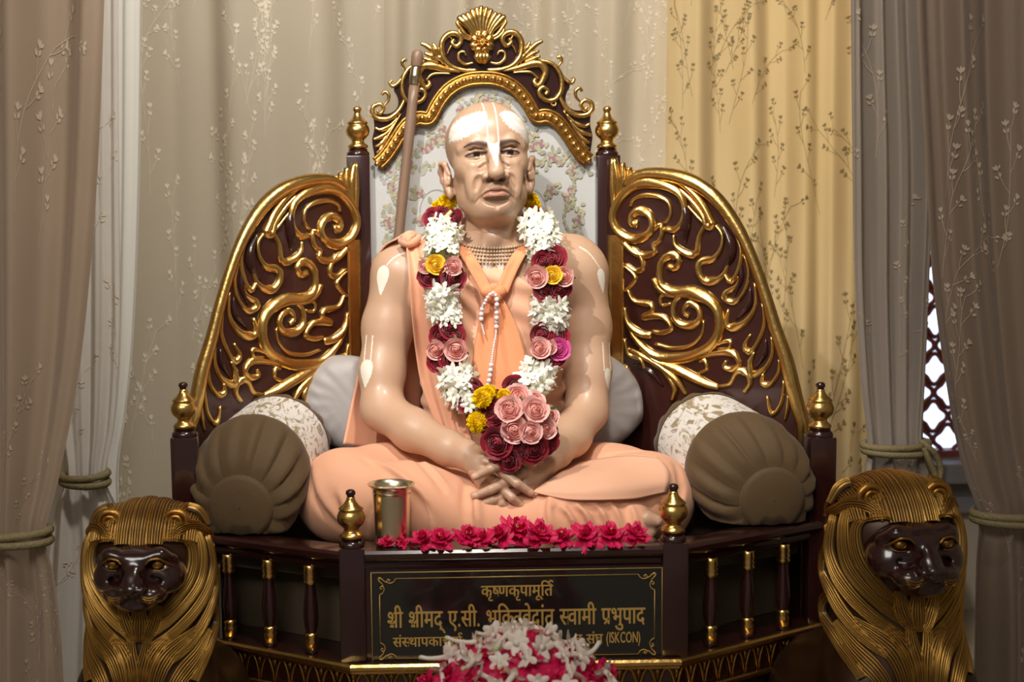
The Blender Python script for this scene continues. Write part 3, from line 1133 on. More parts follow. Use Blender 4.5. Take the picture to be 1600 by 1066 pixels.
wing_edge = [(40, 1110), (58, 1040), (75, 960), (95, 860), (130, 740), (160, 620), (195, 500), (235, 390), (280, 300), (335, 222), (400, 168), (470, 138), (540, 126), (600, 132), (650, 165)]
STR = [  # (points in crop px, widths, material) : G gold, D dark carved leaf
    ([(505, 340), (470, 345), (440, 310), (432, 260), (450, 205), (500, 170), (560, 160), (620, 180), (665, 230), (685, 290), (665, 345), (618, 374), (570, 366), (546, 328), (556, 285), (590, 268), (618, 285), (618, 312), (600, 318)], (16, 30, 26, 22), 'G'),
    ([(505, 320), (484, 285), (490, 240), (525, 214), (575, 208), (615, 225), (624, 250)], (9, 13, 10), 'G'),
    ([(645, 372), (600, 378), (545, 345), (520, 325), (515, 360), (528, 390), (545, 402), (540, 430), (575, 440), (615, 425), (650, 385)], (10, 16, 18, 22), 'G'),
    ([(650, 400), (612, 415), (588, 450), (583, 490), (610, 498), (645, 470)], (10, 16, 18, 10), 'G'),
    ([(648, 480), (622, 505), (610, 530), (630, 560), (652, 580)], (10, 16, 8), 'G'),
    ([(540, 150), (470, 152), (415, 190), (372, 245), (345, 305), (336, 330), (358, 332), (368, 295), (400, 245), (440, 200), (480, 168)], (12, 24, 26, 20, 8), 'G'),
    ([(470, 200), (420, 260), (388, 300), (366, 330), (385, 375), (396, 440), (430, 438), (468, 405), (474, 365)], (4, 12, 18, 22, 12), 'G'),
    ([(440, 220), (420, 280), (425, 340), (430, 400)], (14, 40, 46, 10), 'D'),
    ([(330, 330), (305, 370), (308, 420), (335, 462), (382, 475), (388, 510), (368, 545), (330, 548), (300, 520), (285, 480)], (10, 16, 24, 22, 10), 'G'),
    ([(300, 330), (268, 400), (270, 460), (310, 520)], (14, 40, 40, 10), 'D'),
    ([(255, 380), (240, 440), (252, 515), (278, 555), (302, 520)], (8, 15, 18, 10), 'G'),
    ([(230, 450), (216, 520), (230, 590), (262, 632), (296, 622), (298, 598), (262, 575), (246, 540)], (8, 14, 20, 10), 'G'),
    ([(240, 470), (236, 540), (262, 610)], (10, 26, 8), 'D'),
    ([(195, 560), (193, 640), (215, 695), (255, 728), (295, 722), (288, 660)], (8, 16, 24, 10), 'G'),
    ([(206, 580), (212, 650), (260, 705)], (10, 30, 8), 'D'),
    ([(170, 640), (165, 720), (185, 785), (212, 828), (235, 805), (212, 760)], (8, 14, 20, 9), 'G'),
    ([(140, 770), (140, 840), (165, 895), (210, 918), (217, 870), (200, 830)], (8, 16, 24, 10), 'G'),
    ([(155, 780), (160, 840), (196, 895)], (10, 28, 8), 'D'),
    ([(115, 860), (120, 915), (148, 958), (176, 948), (172, 915)], (8, 14, 18, 9), 'G'),
    ([(100, 940), (108, 1020), (130, 1066), (150, 1060), (160, 1000)], (8, 14, 16, 8), 'G'),
    ([(85, 1000), (90, 1060), (100, 1100)], (10, 14, 8), 'G'),
    ([(500, 485), (470, 492), (455, 470), (465, 448), (492, 446), (518, 470), (526, 515), (516, 560), (470, 585), (405, 592), (350, 622), (320, 672), (320, 740), (348, 795), (402, 832), (470, 843), (548, 828), (608, 770), (638, 715), (654, 660)], (16, 24, 22, 36, 34, 26, 10), 'G'),
    ([(545, 530), (525, 570), (480, 595), (430, 598)], (22, 26, 8), 'G'),
    ([(375, 700), (385, 755), (425, 797), (490, 803), (550, 782)], (8, 13, 8), 'G'),
    ([(445, 600), (474, 625), (480, 680), (452, 712), (408, 716), (385, 684), (396, 645), (428, 634), (444, 660), (428, 684)], (14, 24, 20, 14), 'G'),
    ([(480, 600), (522, 600), (522, 635), (490, 632)], (9, 11, 7), 'G'),
    ([(640, 570), (618, 615), (560, 632), (556, 660), (590, 680), (520, 680), (488, 725), (520, 742), (560, 735)], (10, 18, 16, 18, 10), 'G'),
    ([(560, 752), (600, 740), (640, 700), (652, 640)], (18, 24, 8), 'G'),
    ([(330, 815), (292, 812), (284, 786), (312, 788), (335, 800)], (8, 13, 8), 'G'),
    ([(420, 850), (330, 830), (275, 832), (254, 868), (275, 893), (308, 882), (300, 860)], (10, 20, 18, 10), 'G'),
    ([(330, 960), (290, 950), (262, 905), (228, 912), (218, 950), (240, 985)], (10, 20, 16), 'G'),
    ([(400, 905), (370, 890), (374, 858), (395, 860)], (8, 14, 8), 'G'),
    ([(600, 800), (545, 850), (480, 880), (420, 915), (370, 945), (330, 962)], (10, 26, 30, 14), 'G'),
    ([(640, 800), (590, 830), (530, 870), (470, 930), (440, 990)], (10, 20, 26, 14), 'G'),
    ([(560, 860), (510, 900), (480, 960), (490, 1010)], (10, 22, 20), 'G'),
    ([(655, 760), (640, 820), (600, 840), (585, 880)], (10, 16, 12), 'G'),
    ([(620, 860), (560, 890), (520, 950)], (10, 30, 8), 'D'),
    ([(655, 860), (620, 930), (600, 1000)], (8, 16, 8), 'G'),
    ([(300, 1000), (260, 1040), (250, 1090)], (8, 16, 8), 'G'),
]


def wing(sd):
    mir = (lambda v: Vector((-v.x, v.y, v.z))) if sd > 0 else (lambda v: Vector(v))
    n_ = mir(wn)                                          # pointing back; carving stands toward -n
    front = -n_
    # panel
    edge = crom(wing_edge, 4)
    poly = [mir(wc(p)) for p in edge]
    zbot = SEAT
    inner_x = XP + 0.0015
    pin_top = mir(wc((690, 70)))
    inn = Vector((sd * inner_x, YW - wk * (WX0 - inner_x) * -1, 0))
    out = poly[0]
    ring = [Vector((out.x, out.y, zbot))] + poly + [Vector((inn.x, inn.y, poly[-1].z)), Vector((inn.x, inn.y, zbot))]
    mb = MB()
    k = len(ring)
    Vv = [tuple(p + n_ * .002) for p in ring] + [tuple(p + n_ * .024) for p in ring]
    mb.add(Vv, [list(range(k)), list(range(k, 2 * k))] + [(i, (i + 1) % k, k + (i + 1) % k, k + i) for i in range(k)])
    wg = mb.build('wing_panel', M['wood_panel'], throne, smooth=False)
    # thick rounded gilt border
    mb = MB()
    full = [p + front * .004 for p in poly]
    mb.tube([Vector((out.x + sd * .01, out.y, zbot + .02)) + front * .004] + full, [.016] + [.0145 + .002 * sin(i * .2) for i in range(len(full))], 12, ax=n_, flat=.9)
    mb.build('gilt_border', M['gold'], wg)
    # upright gilt strip against the post, with its leaf on top
    mb = MB()
    s0, s1 = mir(wc((655, 1100))), mir(wc((655, 360)))
    a, b_ = mir(wc((660, 360))), mir(wc((698, 360)))
    zt = a.z
    for (p, q, th) in ((a, b_, .006),):
        V8 = []
        for z in (zbot, zt):
            for base, d in ((p, 0), (q, 0)):
                V8.append(Vector((base.x, base.y, z)) + front * th)
        for z in (zbot, zt):
            for base in (p, q):
                V8.append(Vector((base.x, base.y, z)) + n_ * .02)
        mb.add([tuple(v) for v in V8], [(0, 1, 3, 2), (4, 5, 7, 6), (0, 1, 5, 4), (2, 3, 7, 6), (0, 2, 6, 4), (1, 3, 7, 5)])
    mb.tube([Vector((a.x, a.y, zbot)) + front * .006, Vector((a.x, a.y, zt)) + front * .006], .004, 8)
    mb.build('gilt_strip', M['gold'], wg, smooth=False)
    mb = MB()
    for i, (p0, p1, p2) in enumerate((((680, 250), (672, 150), (684, 62)), ((676, 240), (655, 150), (655, 80)), ((668, 220), (640, 150), (632, 98)), ((660, 200), (625, 150), (612, 112)), ((690, 330), (690, 200), (690, 60)))):
        mb.tube([mir(wc(p)) + front * .008 for p in crom((p0, p1, p2), 6)], np.interp(np.linspace(0, 1, 13), [0, .6, 1], [.004, .010, .007]), 8, ax=n_, flat=.7)
    mb.build('gilt_leaf', M['gold'], wg)
    # carved scrollwork
    gs = MB()
    for pts, wd, mt in STR:
        c_ = crom(pts, 5)
        wv = np.interp(np.linspace(0, 1, len(c_)), np.linspace(0, 1, len(wd)), wd) / 2 / 2.478 / 715.0
        P = [mir(wc(p)) + (front * (.002 if mt == 'G' else -.001)) for p in c_]
        P[0] += n_ * .001
        if mt == 'D':
            ds = MB(); ds.tube(P, wv * 1.38, 10, ax=n_, flat=.5); ds.build('carved_leaf', M['wood'], wg)
            continue
        gs.tube(P, wv * 1.75, 10, ax=n_, flat=.6)
        if mt == 'G' and max(wd) >= 22:                   # chased groove: a dark vein along broad leaves
            pass
    gs.build('gilt_scrollwork', M['gold'], wg)


wing(-1)
wing(1)

# back frame with arch, crest and upholstered panel ----------------
CR = 3.9475
CXP = 753.8                                              # axis of the crest in the photograph


def cc(d, y, sd=1, Y=YBK):
    p = W(CXP, y / CR, Y)
    sc_ = (W(CXP + 100, y / CR, Y).x - p.x) / 100
    return Vector((p.x * 0 + (p.x - W(CXP, 120, Y).x) * 0 + sd * d / CR * sc_, Y, p.z))


band = [(0, 484), (70, 489), (140, 510), (205, 550), (255, 605), (290, 660), (318, 712), (345, 728), (390, 722), (440, 742), (480, 778), (520, 835), (565, 905), (605, 958), (650, 1000)]
bc = crom(band, 6)
full_band = [cc(d, y, -1) for d, y in bc[::-1]] + [cc(d, y, 1) for d, y in bc[1:]]
cps = MB()
inner = [cc(d, y + 6, -1, YBK + .005) for d, y in bc[::-1]] + [cc(d, y + 6, 1, YBK + .005) for d, y in bc[1:]]
ring = [Vector((-XP + .0, YBK + .005, SEAT))] + [Vector((-XP, YBK + .005, inner[0].z))] + inner + [Vector((XP, YBK + .005, inner[-1].z)), Vector((XP, YBK + .005, SEAT))]
cps.prism(ring, .03)
# padded face: gently domed cloth
M['uph'] = plain('silver_brocade', srgb(184, 184, 182), 0.55, sheen=0.2, var=0.05, vscale=30, bump=0.2, bscale=500)
M['uph_leaf'] = plain('brocade_leaf', srgb(148, 147, 122), 0.5)
M['uph_rose'] = plain('brocade_rose', srgb(146, 112, 118), 0.5)
M['uph_tan'] = plain('brocade_tan', srgb(170, 162, 134), 0.5)
M['uph_grey'] = plain('brocade_grey', srgb(160, 162, 158), 0.5)
rr = random.Random(12)
YU = YBK + .005
zmax = max(p.z for p in inner)


_bk = [0.0]


def blob(x, z, r, mi, an=0.0, el=1.0, n=7, lob=0.0):
    V = []
    _bk[0] += .0000025
    for i in range(n):
        a = 2 * pi * i / n
        q = r * (1 + lob * cos(3 * a + an))
        V.append((x + cos(an) * q * cos(a) * el - sin(an) * q * sin(a), YU - .0006 - _bk[0], z + sin(an) * q * cos(a) * el + cos(an) * q * sin(a)))
    cps.add(V, [list(range(n))], mi)


def inside(x, z):
    bz = np.interp(abs(x), [p.x for p in inner[len(inner) // 2:]], [p.z for p in inner[len(inner) // 2:]])
    return z < bz - .018 and abs(x) < XP - .03


def spray(x, z, a, n=16, R=.045):
    for i in range(int(n * 1.5)):
        t_ = rr.uniform(0, 1)
        px_, pz_ = x + cos(a) * R * (t_ - .5) * 2 + rr.uniform(-.014, .014), z + sin(a) * R * (t_ - .5) * 2 + rr.uniform(-.014, .014)
        if inside(px_, pz_):
            blob(px_, pz_, rr.uniform(.003, .0050), rr.choice((1, 1, 3, 3, 4)), rr.uniform(0, 6), rr.uniform(1, 1.9))
    for i in range(rr.choice((1, 2, 2))):
        px_, pz_ = x + cos(a) * R * rr.uniform(-.6, .6), z + sin(a) * R * rr.uniform(-.6, .6)
        if inside(px_, pz_):
            for q in range(6):
                an = q * 1.05
                blob(px_ + .0055 * cos(an), pz_ + .0055 * sin(an), .0046, 2 if q % 2 else 3, an, 1.2, 6)
            blob(px_, pz_, .0042, 2, 0, 1, 7)


for sd in (-1, 1):
    for (px_, py_, a, n, R) in ((.00, 155, .3, 12, .03), (.05, 165, .9, 22, .06), (.10, 195, 1.1, 26, .05), (.135, 232, -.5, 20, .045), (.165, 250, .4, 24, .05), (.205, 262, -.6, 16, .035), (.20, 300, 1.3, 12, .04), (.15, 300, .2, 10, .02), (.215, 350, 1.5, 18, .045), (.13, 345, .8, 8, .03), (.20, 400, 1.4, 16, .05), (.09, 215, .2, 14, .04), (.21, 450, 1.5, 14, .05)):
        spray(sd * px_, W(757, py_, YBK).z, sd * a if sd > 0 else pi - a, n, R)
    # beaded scroll line
    for i in range(40):
        t_ = i / 39
        a = pi * t_
        for (cx_, cz_, r_) in ((sd * .105, W(757, 330, YBK).z, .042),):
            x_, z_ = cx_ + r_ * cos(a) * .9, cz_ + r_ * sin(a) * 1.2
            blob(x_, z_, .0014, 4, 0, 1, 6)
    for i in range(60):
        t_ = i / 59
        blob(sd * (.195 + .012 * sin(t_ * 14)), lerp(W(757, 270, YBK).z, W(757, 480, YBK).z, t_), .003, 1 if i % 3 else 3, i * 2.0, 1.6, 6)
pad = cps.build('back_upholstery', [M['uph'], M['uph_leaf'], M['uph_rose'], M['uph_tan'], M['uph_grey']], throne, smooth=False)
# gilded band with beads on the arch
arch = MB()
arch.tube([p + Vector((0, -.008, 0)) for p in full_band], .0140, 12, ax=(0, 1, 0), flat=.28)
for off in (-.0125, .0125):
    Pb = np.array([list(p) for p in full_band])
    T = np.gradient(Pb, axis=0); T /= np.linalg.norm(T, axis=1)[:, None]
    N = np.stack([-T[:, 2], T[:, 1] * 0, T[:, 0]], 1)
    arch.tube(Pb + N * off + np.array((0, -.010, 0)), .0036, 8)
arch_o = arch.build('gilt_arch', M['gold_worn'], throne)
beads = MB()
Pb = np.array([list(p) for p in full_band])
L_ = np.concatenate([[0], np.cumsum(np.linalg.norm(np.diff(Pb, axis=0), axis=1))])
nb = int(L_[-1] / .0162)
for i in range(nb + 1):
    s_ = L_[-1] * i / nb
    p = [np.interp(s_, L_, Pb[:, c]) for c in range(3)]
    beads.ball((p[0], p[1] - .0125, p[2]), .0066, k=12, n=6)
beads.build('bead_row', M['gold'], arch_o)
# dark crest board
outline = [(0, 60), (60, 90), (130, 120), (140, 190), (215, 200), (250, 250), (262, 330), (320, 340), (370, 385), (440, 400), (485, 440), (520, 500), (545, 540), (520, 590), (520, 650), (570, 690), (640, 690), (670, 700), (665, 780), (680, 850), (670, 930), (660, 985)]
ol = crom(outline, 4)
down = [(650, 1000), (605, 958), (565, 905), (520, 835), (480, 778), (440, 742), (390, 722), (345, 728), (318, 712), (290, 660), (255, 605), (205, 550), (140, 510), (70, 489), (0, 484)]
for sd in (-1, 1):
    mb = MB() if sd < 0 else mb
    up_, dn_ = [cc(d, y, sd, YBK + .002) for d, y in ol], [cc(d, y, sd, YBK + .002) for d, y in crom(down, 3)]
    # triangulate as a strip between the two chains
    n_ = 60
    def samp(ch):
        P_ = np.array([list(p) for p in ch]); l_ = np.concatenate([[0], np.cumsum(np.linalg.norm(np.diff(P_, axis=0), axis=1))])
        return np.stack([np.interp(np.linspace(0, l_[-1], n_), l_, P_[:, c]) for c in range(3)], 1)
    A_, B_ = samp(up_), samp(dn_[::-1])
    G = np.stack([A_, B_, B_ + (0, .025, 0), A_ + (0, .025, 0)], 1)
    mb.grid(G, cv=True)
crest = mb.build('crest_board', M['wood'], throne, smooth=False)
CS = [
    ([(30, 432), (110, 432), (190, 405), (240, 345), (246, 265), (215, 214), (168, 202), (132, 226), (130, 262), (158, 284), (184, 262), (168, 242)], (14, 26, 26, 22, 16)),
    ([(50, 385), (100, 394), (140, 365), (140, 325), (110, 318), (98, 340)], (8, 14, 12, 10)),
    ([(200, 215), (178, 255), (200, 300), (212, 330)], (6, 10, 6)),
    ([(130, 440), (215, 424), (300, 402), (360, 402), (392, 440), (378, 495), (350, 535), (322, 515), (330, 492)], (12, 34, 34, 24, 14)),
    ([(190, 452), (260, 448), (310, 455), (345, 490)], (6, 14, 8)),
    ([(300, 388), (380, 384), (445, 410), (484, 470), (492, 540), (472, 600), (425, 630), (372, 612), (350, 572), (375, 545), (405, 566), (392, 592)], (10, 22, 22, 20, 16)),
    ([(478, 455), (520, 505), (552, 522), (568, 500), (552, 485)], (8, 18, 14, 10)),
    ([(470, 420), (492, 385), (480, 358), (462, 366)], (8, 16, 12)),
    ([(478, 560), (485, 620), (520, 680), (575, 720), (640, 722), (675, 690), (672, 648), (632, 632), (608, 660), (630, 690), (648, 670)], (10, 22, 22, 18, 14)),
    ([(612, 645), (580, 610), (578, 572), (602, 556), (618, 575)], (8, 16, 12)),
    ([(420, 630), (430, 655), (450, 660), (455, 640)], (6, 12, 8)),
    ([(520, 715), (570, 765), (630, 790), (662, 775)], (6, 20, 10)),
    ([(540, 750), (590, 810), (640, 838), (672, 848)], (6, 22, 12)),
    ([(575, 800), (620, 870), (660, 895)], (6, 22, 12)),
    ([(600, 850), (630, 910), (655, 935)], (6, 18, 12)),
    ([(500, 690), (560, 790), (610, 880), (650, 950)], (6, 12, 8)),
    ([(245, 360), (290, 320), (335, 280), (376, 260)], (8, 26, 14)),
    ([(255, 350), (280, 300), (300, 262)], (8, 24, 10)),
    ([(260, 370), (310, 340), (355, 320)], (8, 24, 10)),
    ([(262, 385), (320, 368), (362, 352)], (8, 20, 10)),
    ([(230, 390), (260, 350), (280, 340)], (14, 24, 10)),
]
gs = MB()
for sd in (-1, 1):
    for pts, wd in CS:
        c_ = crom(pts, 6)
        wv = np.interp(np.linspace(0, 1, len(c_)), np.linspace(0, 1, len(wd)), wd) / 2 / CR / 688.0
        gs.tube([cc(d, y, sd, YBK - .004) for d, y in c_], wv * 1.5, 10, ax=(0, 1, 0), flat=.9)
gs.build('crest_scrollwork', M['gold'], crest)
sh = MB()
tips = [(0, 38), (32, 46), (62, 58), (92, 78), (122, 88), (146, 100)]
for i, (d, y) in enumerate(tips):
    for sd in ((1,) if i == 0 else (-1, 1)):
        base = (d * .28, 215 + d * .1)
        mid = (d * .62 - 8, (y + 215) / 2 + 8)
        wv = np.interp(np.linspace(0, 1, 17), [0, .75, 1], [8, 24 if i < 4 else 28, 16]) / 2 / CR / 688
        c_ = crom([base, mid, (d, y)], 8)
        P = [cc(a, b_, sd, YBK - .010 + .004 * (j / 16)) for j, (a, b_) in enumerate(c_)]
        sh.tube(P, wv * 1.75, 10, ax=(0, 1, 0), flat=1.0)
for sd in (-1, 1):
    for pts, wd in (([(40, 235), (95, 215), (130, 170), (150, 135), (120, 118)], (14, 26, 20, 10)), ([(60, 250), (110, 225), (138, 190), (120, 165)], (10, 22, 12))):
        c_ = crom(pts, 6)
        wv = np.interp(np.linspace(0, 1, len(c_)), np.linspace(0, 1, len(wd)), wd) / 2 / CR / 688
        sh.tube([cc(d, y, sd, YBK - .006) for d, y in c_], wv * 1.25, 10, ax=(0, 1, 0), flat=.9)
sh.build('crest_shell', M['gold'], crest)
fl = MB()
def dflat(d, y, r, depth, Y):
    p = cc(abs(d), y, 1 if d >= 0 else -1, Y)
    R_ = r / CR / 688
    fl.ball(p, (R_, depth, R_), k=14, n=9)
for i in range(8):
    a = pi / 8 + 2 * pi * i / 8
    dflat(50 * cos(a), 262 - 50 * sin(a), 30, .006, YBK - .010)
    def pp_(r, Y):
        return cc(abs(r * cos(a)), 262 - r * sin(a), 1 if cos(a) >= 0 else -1, Y)
    fl.tube([pp_(20, YBK - .018), pp_(50, YBK - .0185), pp_(76, YBK - .012)], [.002, .0042, .002], 8)
dflat(0, 262, 26, .011, YBK - .016)
for i in range(7):
    a = 2 * pi * i / 7
    dflat(13 * cos(a), 262 - 13 * sin(a), 8, .004, YBK - .025)
for d_ in (-34, -12, 12, 34):
    sdd = 1 if d_ > 0 else -1
    fl.tube([cc(abs(d_) * .6, 318, sdd, YBK - .014), cc(abs(d_), 350, sdd, YBK - .019), cc(abs(d_) * .35, 398, sdd, YBK - .012)], [.004, .0085, .002], 10)
fl.build('crest_flower', M['gold'], crest)
# ================================================================== seated statue
def proj(P):
    q = (np.asarray(P, float) - np.array((CX, CY, CZ))) @ np.array(RCAM)
    return 800 + FPX * q[..., 0] / -q[..., 2] - 1600 * SHX, 533 - FPX * q[..., 1] / -q[..., 2]


def in_poly(x, y, poly):
    r = np.zeros(x.shape, bool)
    n = len(poly)
    for i in range(n):
        x0, y0 = poly[i]
        x1, y1 = poly[(i + 1) % n]
        c = ((y0 > y) != (y1 > y)) & (x < (x1 - x0) * (y - y0) / (y1 - y0 + 1e-9) + x0)
        r ^= c
    return r


def hit(field, px, py, off=0.0, y0=-0.15, y1=0.65):
    """first point on a camera ray where the field falls to `off`"""
    a, b_ = np.array(W(px, py, y0)), np.array(W(px, py, y1))
    d = (b_ - a)
    L = np.linalg.norm(d)
    d /= L
    t_ = 0.0
    for _ in range(160):
        p = a + d * t_
        v = float(field.ev(p[None], p, 0.07, big=0.09)[0]) - off
        if v < 0.0004:
            return Vector(p)
        t_ += max(v * 0.7, 0.0008)
        if t_ > L:
            break
    return None


statue = thing('statue', 'life-size seated statue of a bald man in peach robes, cross-legged on the throne', 'statue', W(775, 800, 0.38))
statue.location.z = SEAT

fb = Field()          # arms, hands, torso, neck, foot: the body
# torso ------------------------------------------------------------
TY = 0.425
def torso_ops(f, inf=0.0):
    f.ell(W(768, 470, TY), (.160 + inf, .098 + inf, .165 + inf), .03)
    f.ell(W(700, 445, TY - .045), (.085 + inf, .050 + inf, .075 + inf), .05)
    f.ell(W(838, 445, TY - .045), (.085 + inf, .050 + inf, .075 + inf), .05)
    f.ell(W(772, 600, TY - .010), (.150 + inf, .118 + inf, .150 + inf), .06)
    f.ell(W(775, 700, TY), (.200 + inf, .140 + inf, .100 + inf), .05)


def neck_ops(f):
    f.cap(W(771, 415, .425), W(771, 318, .405), .064, .060, .03)
    f.cap(W(768, 372, .440), W(650, 402, .450), .040, .046, .05)
    f.cap(W(774, 372, .440), W(888, 402, .450), .040, .046, .05)
    f.cap(W(757, 405, .345), W(762, 330, .350), .007, .006, .02)     # neck cords
    f.cap(W(786, 405, .345), W(800, 330, .356), .007, .006, .02)
    f.ell(W(775, 372, .344), (.012, .010, .014), .015)


neck_ops(fb)
torso_ops(fb)
fb.cap(W(700, 404, .352), W(757, 414, .338), .007, .008, .02)
fb.cap(W(848, 404, .352), W(790, 414, .338), .007, .008, .02)
# arms ---------------------------------------------------------------
fb.ell(W(627, 427, .425), (.062, .060, .068), .04)
fb.ell(W(903, 425, .425), (.062, .060, .068), .04)
fb.chain([W(621, 430, .42), W(606, 510, .41), W(597, 580, .38), W(597, 640, .345)], [.053, .053, .047, .043], .02)
fb.chain([W(598, 640, .345), W(645, 672, .275), W(700, 700, .205), W(733, 714, .168)], [.043, .042, .033, .0275], .02)
fb.chain([W(908, 430, .42), W(915, 510, .41), W(919, 580, .38), W(917, 640, .345)], [.053, .052, .046, .042], .02)
fb.chain([W(917, 642, .345), W(890, 682, .275), W(866, 706, .205), W(850, 724, .165)], [.042, .041, .033, .0275], .02)
# hands --------------------------------------------------------------
def hand(wrist, palm, fingers, thumb, kn):
    fb.chain([wrist, palm], [.026, .025], .015)
    for q in kn:
        fb.cap(palm, q, .021, .0115, .012)
    for f_ in fingers:
        fb.chain(f_, [.0106, .0102, .0094, .0078][:len(f_)], .0025)
    fb.chain(thumb, [.014, .0125, .0108, .0088][:len(thumb)], .006)


H1k = [W(766, 722, .118), W(763, 742, .116), W(759, 757, .118), W(756, 769, .124)]
H1f = [[H1k[0], W(786, 739, .096), W(808, 756, .080), W(829, 770, .086)],
       [H1k[1], W(784, 763, .098), W(800, 778, .084), W(815, 790, .090)],
       [H1k[2], W(770, 777, .104), W(783, 787, .094), W(796, 794, .098)],
       [H1k[3], W(762, 780, .116), W(770, 790, .112)]]
hand(W(728, 708, .168), W(750, 728, .138), H1f, [W(745, 706, .145), W(762, 698, .112), W(800, 713, .094), W(832, 724, .094)], H1k)
H2k = [W(818, 714, .116), W(822, 736, .114), W(820, 757, .115), W(822, 774, .120)]
H2f = [[H2k[0], W(790, 722, .094), W(766, 733, .082), W(742, 745, .086)],
       [H2k[1], W(795, 752, .101), W(768, 765, .086), W(742, 775, .090)],
       [H2k[2], W(796, 771, .108), W(771, 781, .092), W(746, 790, .094)]]
hand(W(850, 722, .168), W(834, 742, .140), H2f, [W(840, 728, .14), W(826, 712, .118), W(812, 706, .108)], H2k)
NAILS = [(H1f[0][-1], 1), (H1f[1][-1], 1), (H1f[2][-1], 1), (H2f[0][-1], -1), (H2f[1][-1], -1), (H2f[2][-1], -1), (W(832, 724, .094), 1)]
# veins and tendons on the back of the hand
fb.chain([W(742, 712, .140), W(757, 720, .112), W(773, 727, .098)], [.004, .004, .004], .008)
fb.chain([W(742, 722, .138), W(756, 735, .110), W(769, 746, .096)], [.004, .004, .004], .008)
# foot (sole side turned out, great toe forward)
fb.chain([W(940, 824, .135), W(985, 824, .102), W(1010, 824, .090)], [.034, .029, .021], .02)
fb.chain([W(985, 812, .096), W(1010, 811, .080), W(1026, 814, .074)], [.018, .0150, .0120], .008)
for i, (qx, qy, r_) in enumerate(((1016, 832, .0105), (1010, 840, .0095), (1002, 845, .009))):
    fb.cap(W(1000, 828 + i * 3, .088), W(qx, qy, .078), .012, r_, .008)
NAILS.append((W(1029, 815, .074), 1))
# the far foot's toes peeping out beyond the right post
fb.cap(W(1050, 838, .12), W(1068, 834, .10), .013, .010, .008)

# head ---------------------------------------------------------------
HC = W(762.5, 248, .385)
RH = Matrix.Rotation(radians(2), 3, 'Z') @ Matrix.Rotation(radians(-7), 3, 'X') @ Matrix.Rotation(radians(-2.5), 3, 'Y')
RHn = np.array(RH)
HS = 1.0
hp = lambda p: HC + RH @ (Vector(p) * HS)
fh = Field()
neck_ops(fh)


def E_(c, r, k, op='add', R=None):
    fh.ell(hp(c), tuple(x * HS for x in r), k, op, RHn if R is None else RHn @ np.array(R))


def C_(pts, rs, k, op='add'):
    rs = [rs] * len(pts) if np.ndim(rs) == 0 else rs
    fh.chain([hp(p) for p in pts], [r * HS for r in rs], k, op)


def both(fn):
    for s in (-1, 1):
        fn(s)


E_((0, .014, .034), (.0865, .106, .0855), .02)
E_((0, -.030, .030), (.072, .055, .062), .03)
E_((0, -.025, -.035), (.0605, .062, .078), .03)
both(lambda s: E_((s * .045, -.040, -.022), (.030, .034, .030), .02))          # cheekbones
both(lambda s: C_([(s * .057, .012, -.05), (s * .046, -.014, -.086), (s * .018, -.060, -.110)], [.017, .017, .016], .03))   # jaw
E_((0, -.040, -.088), (.042, .040, .034), .03)
E_((0, -.070, -.110), (.024, .019, .0165), .016)                                # chin
both(lambda s: E_((s * .042, -.034, -.080), (.020, .028, .026), .02))          # jowls
E_((0, -.016, -.116), (.038, .045, .018), .03)                                  # under the chin
both(lambda s: E_((s * .0350, -.0985, .001), (.0265, .0240, .0145), .012, 'sub'))
both(lambda s: E_((s * .0190, -.0985, .004), (.0085, .0150, .0115), .010, 'sub'))   # sockets
both(lambda s: C_([(s * .060, -.062, .012), (s * .037, -.0815, .0205), (s * .010, -.0875, .0130)], [.0075, .0095, .0075], .012))   # brow ridge
both(lambda s: E_((s * .0345, -.0685, -.0015), (.0215, .0155, .0125), .004))    # eyeball under the lids
both(lambda s: C_([(s * .0560, -.0650, -.0050), (s * .047, -.0785, .0022), (s * .0345, -.0845, .0048), (s * .022, -.0835, .0032), (s * .0135, -.0790, -.003)], [.0018, .0032, .0036, .0030, .0016], .003))   # upper lid
both(lambda s: C_([(s * .0555, -.0650, -.0060), (s * .045, -.0770, -.0090), (s * .0345, -.0820, -.0098), (s * .022, -.0810, -.0078), (s * .0135, -.0790, -.004)], [.0014, .0018, .002, .0018, .0014], .003))   # lower lid
both(lambda s: C_([(s * .056, -.0640, -.014), (s * .044, -.0765, -.0225), (s * .030, -.0825, -.0245), (s * .018, -.0840, -.0175)], [.0010, .0038, .0044, .002], .008))   # bags
def fy(x, z):
    """local depth of the face surface at (x, z)"""
    y_ = -.135
    for _ in range(200):
        g = np.array(hp((x, y_, z)))
        d_ = float(fh.ev(g[None], g, 0.07, big=.09)[0])
        if d_ < .0003:
            break
        y_ += max(d_ * .7, .0002)
    return y_


def groove(pts, rs, k, n=4, inset=0.0, op='sub'):
    c_ = crom(pts, n)
    r_ = np.interp(np.linspace(0, 1, len(c_)), np.linspace(0, 1, len(rs)), rs)
    C_([(x_, fy(x_, z_) + inset, z_) for x_, z_ in c_], list(r_), k, op)


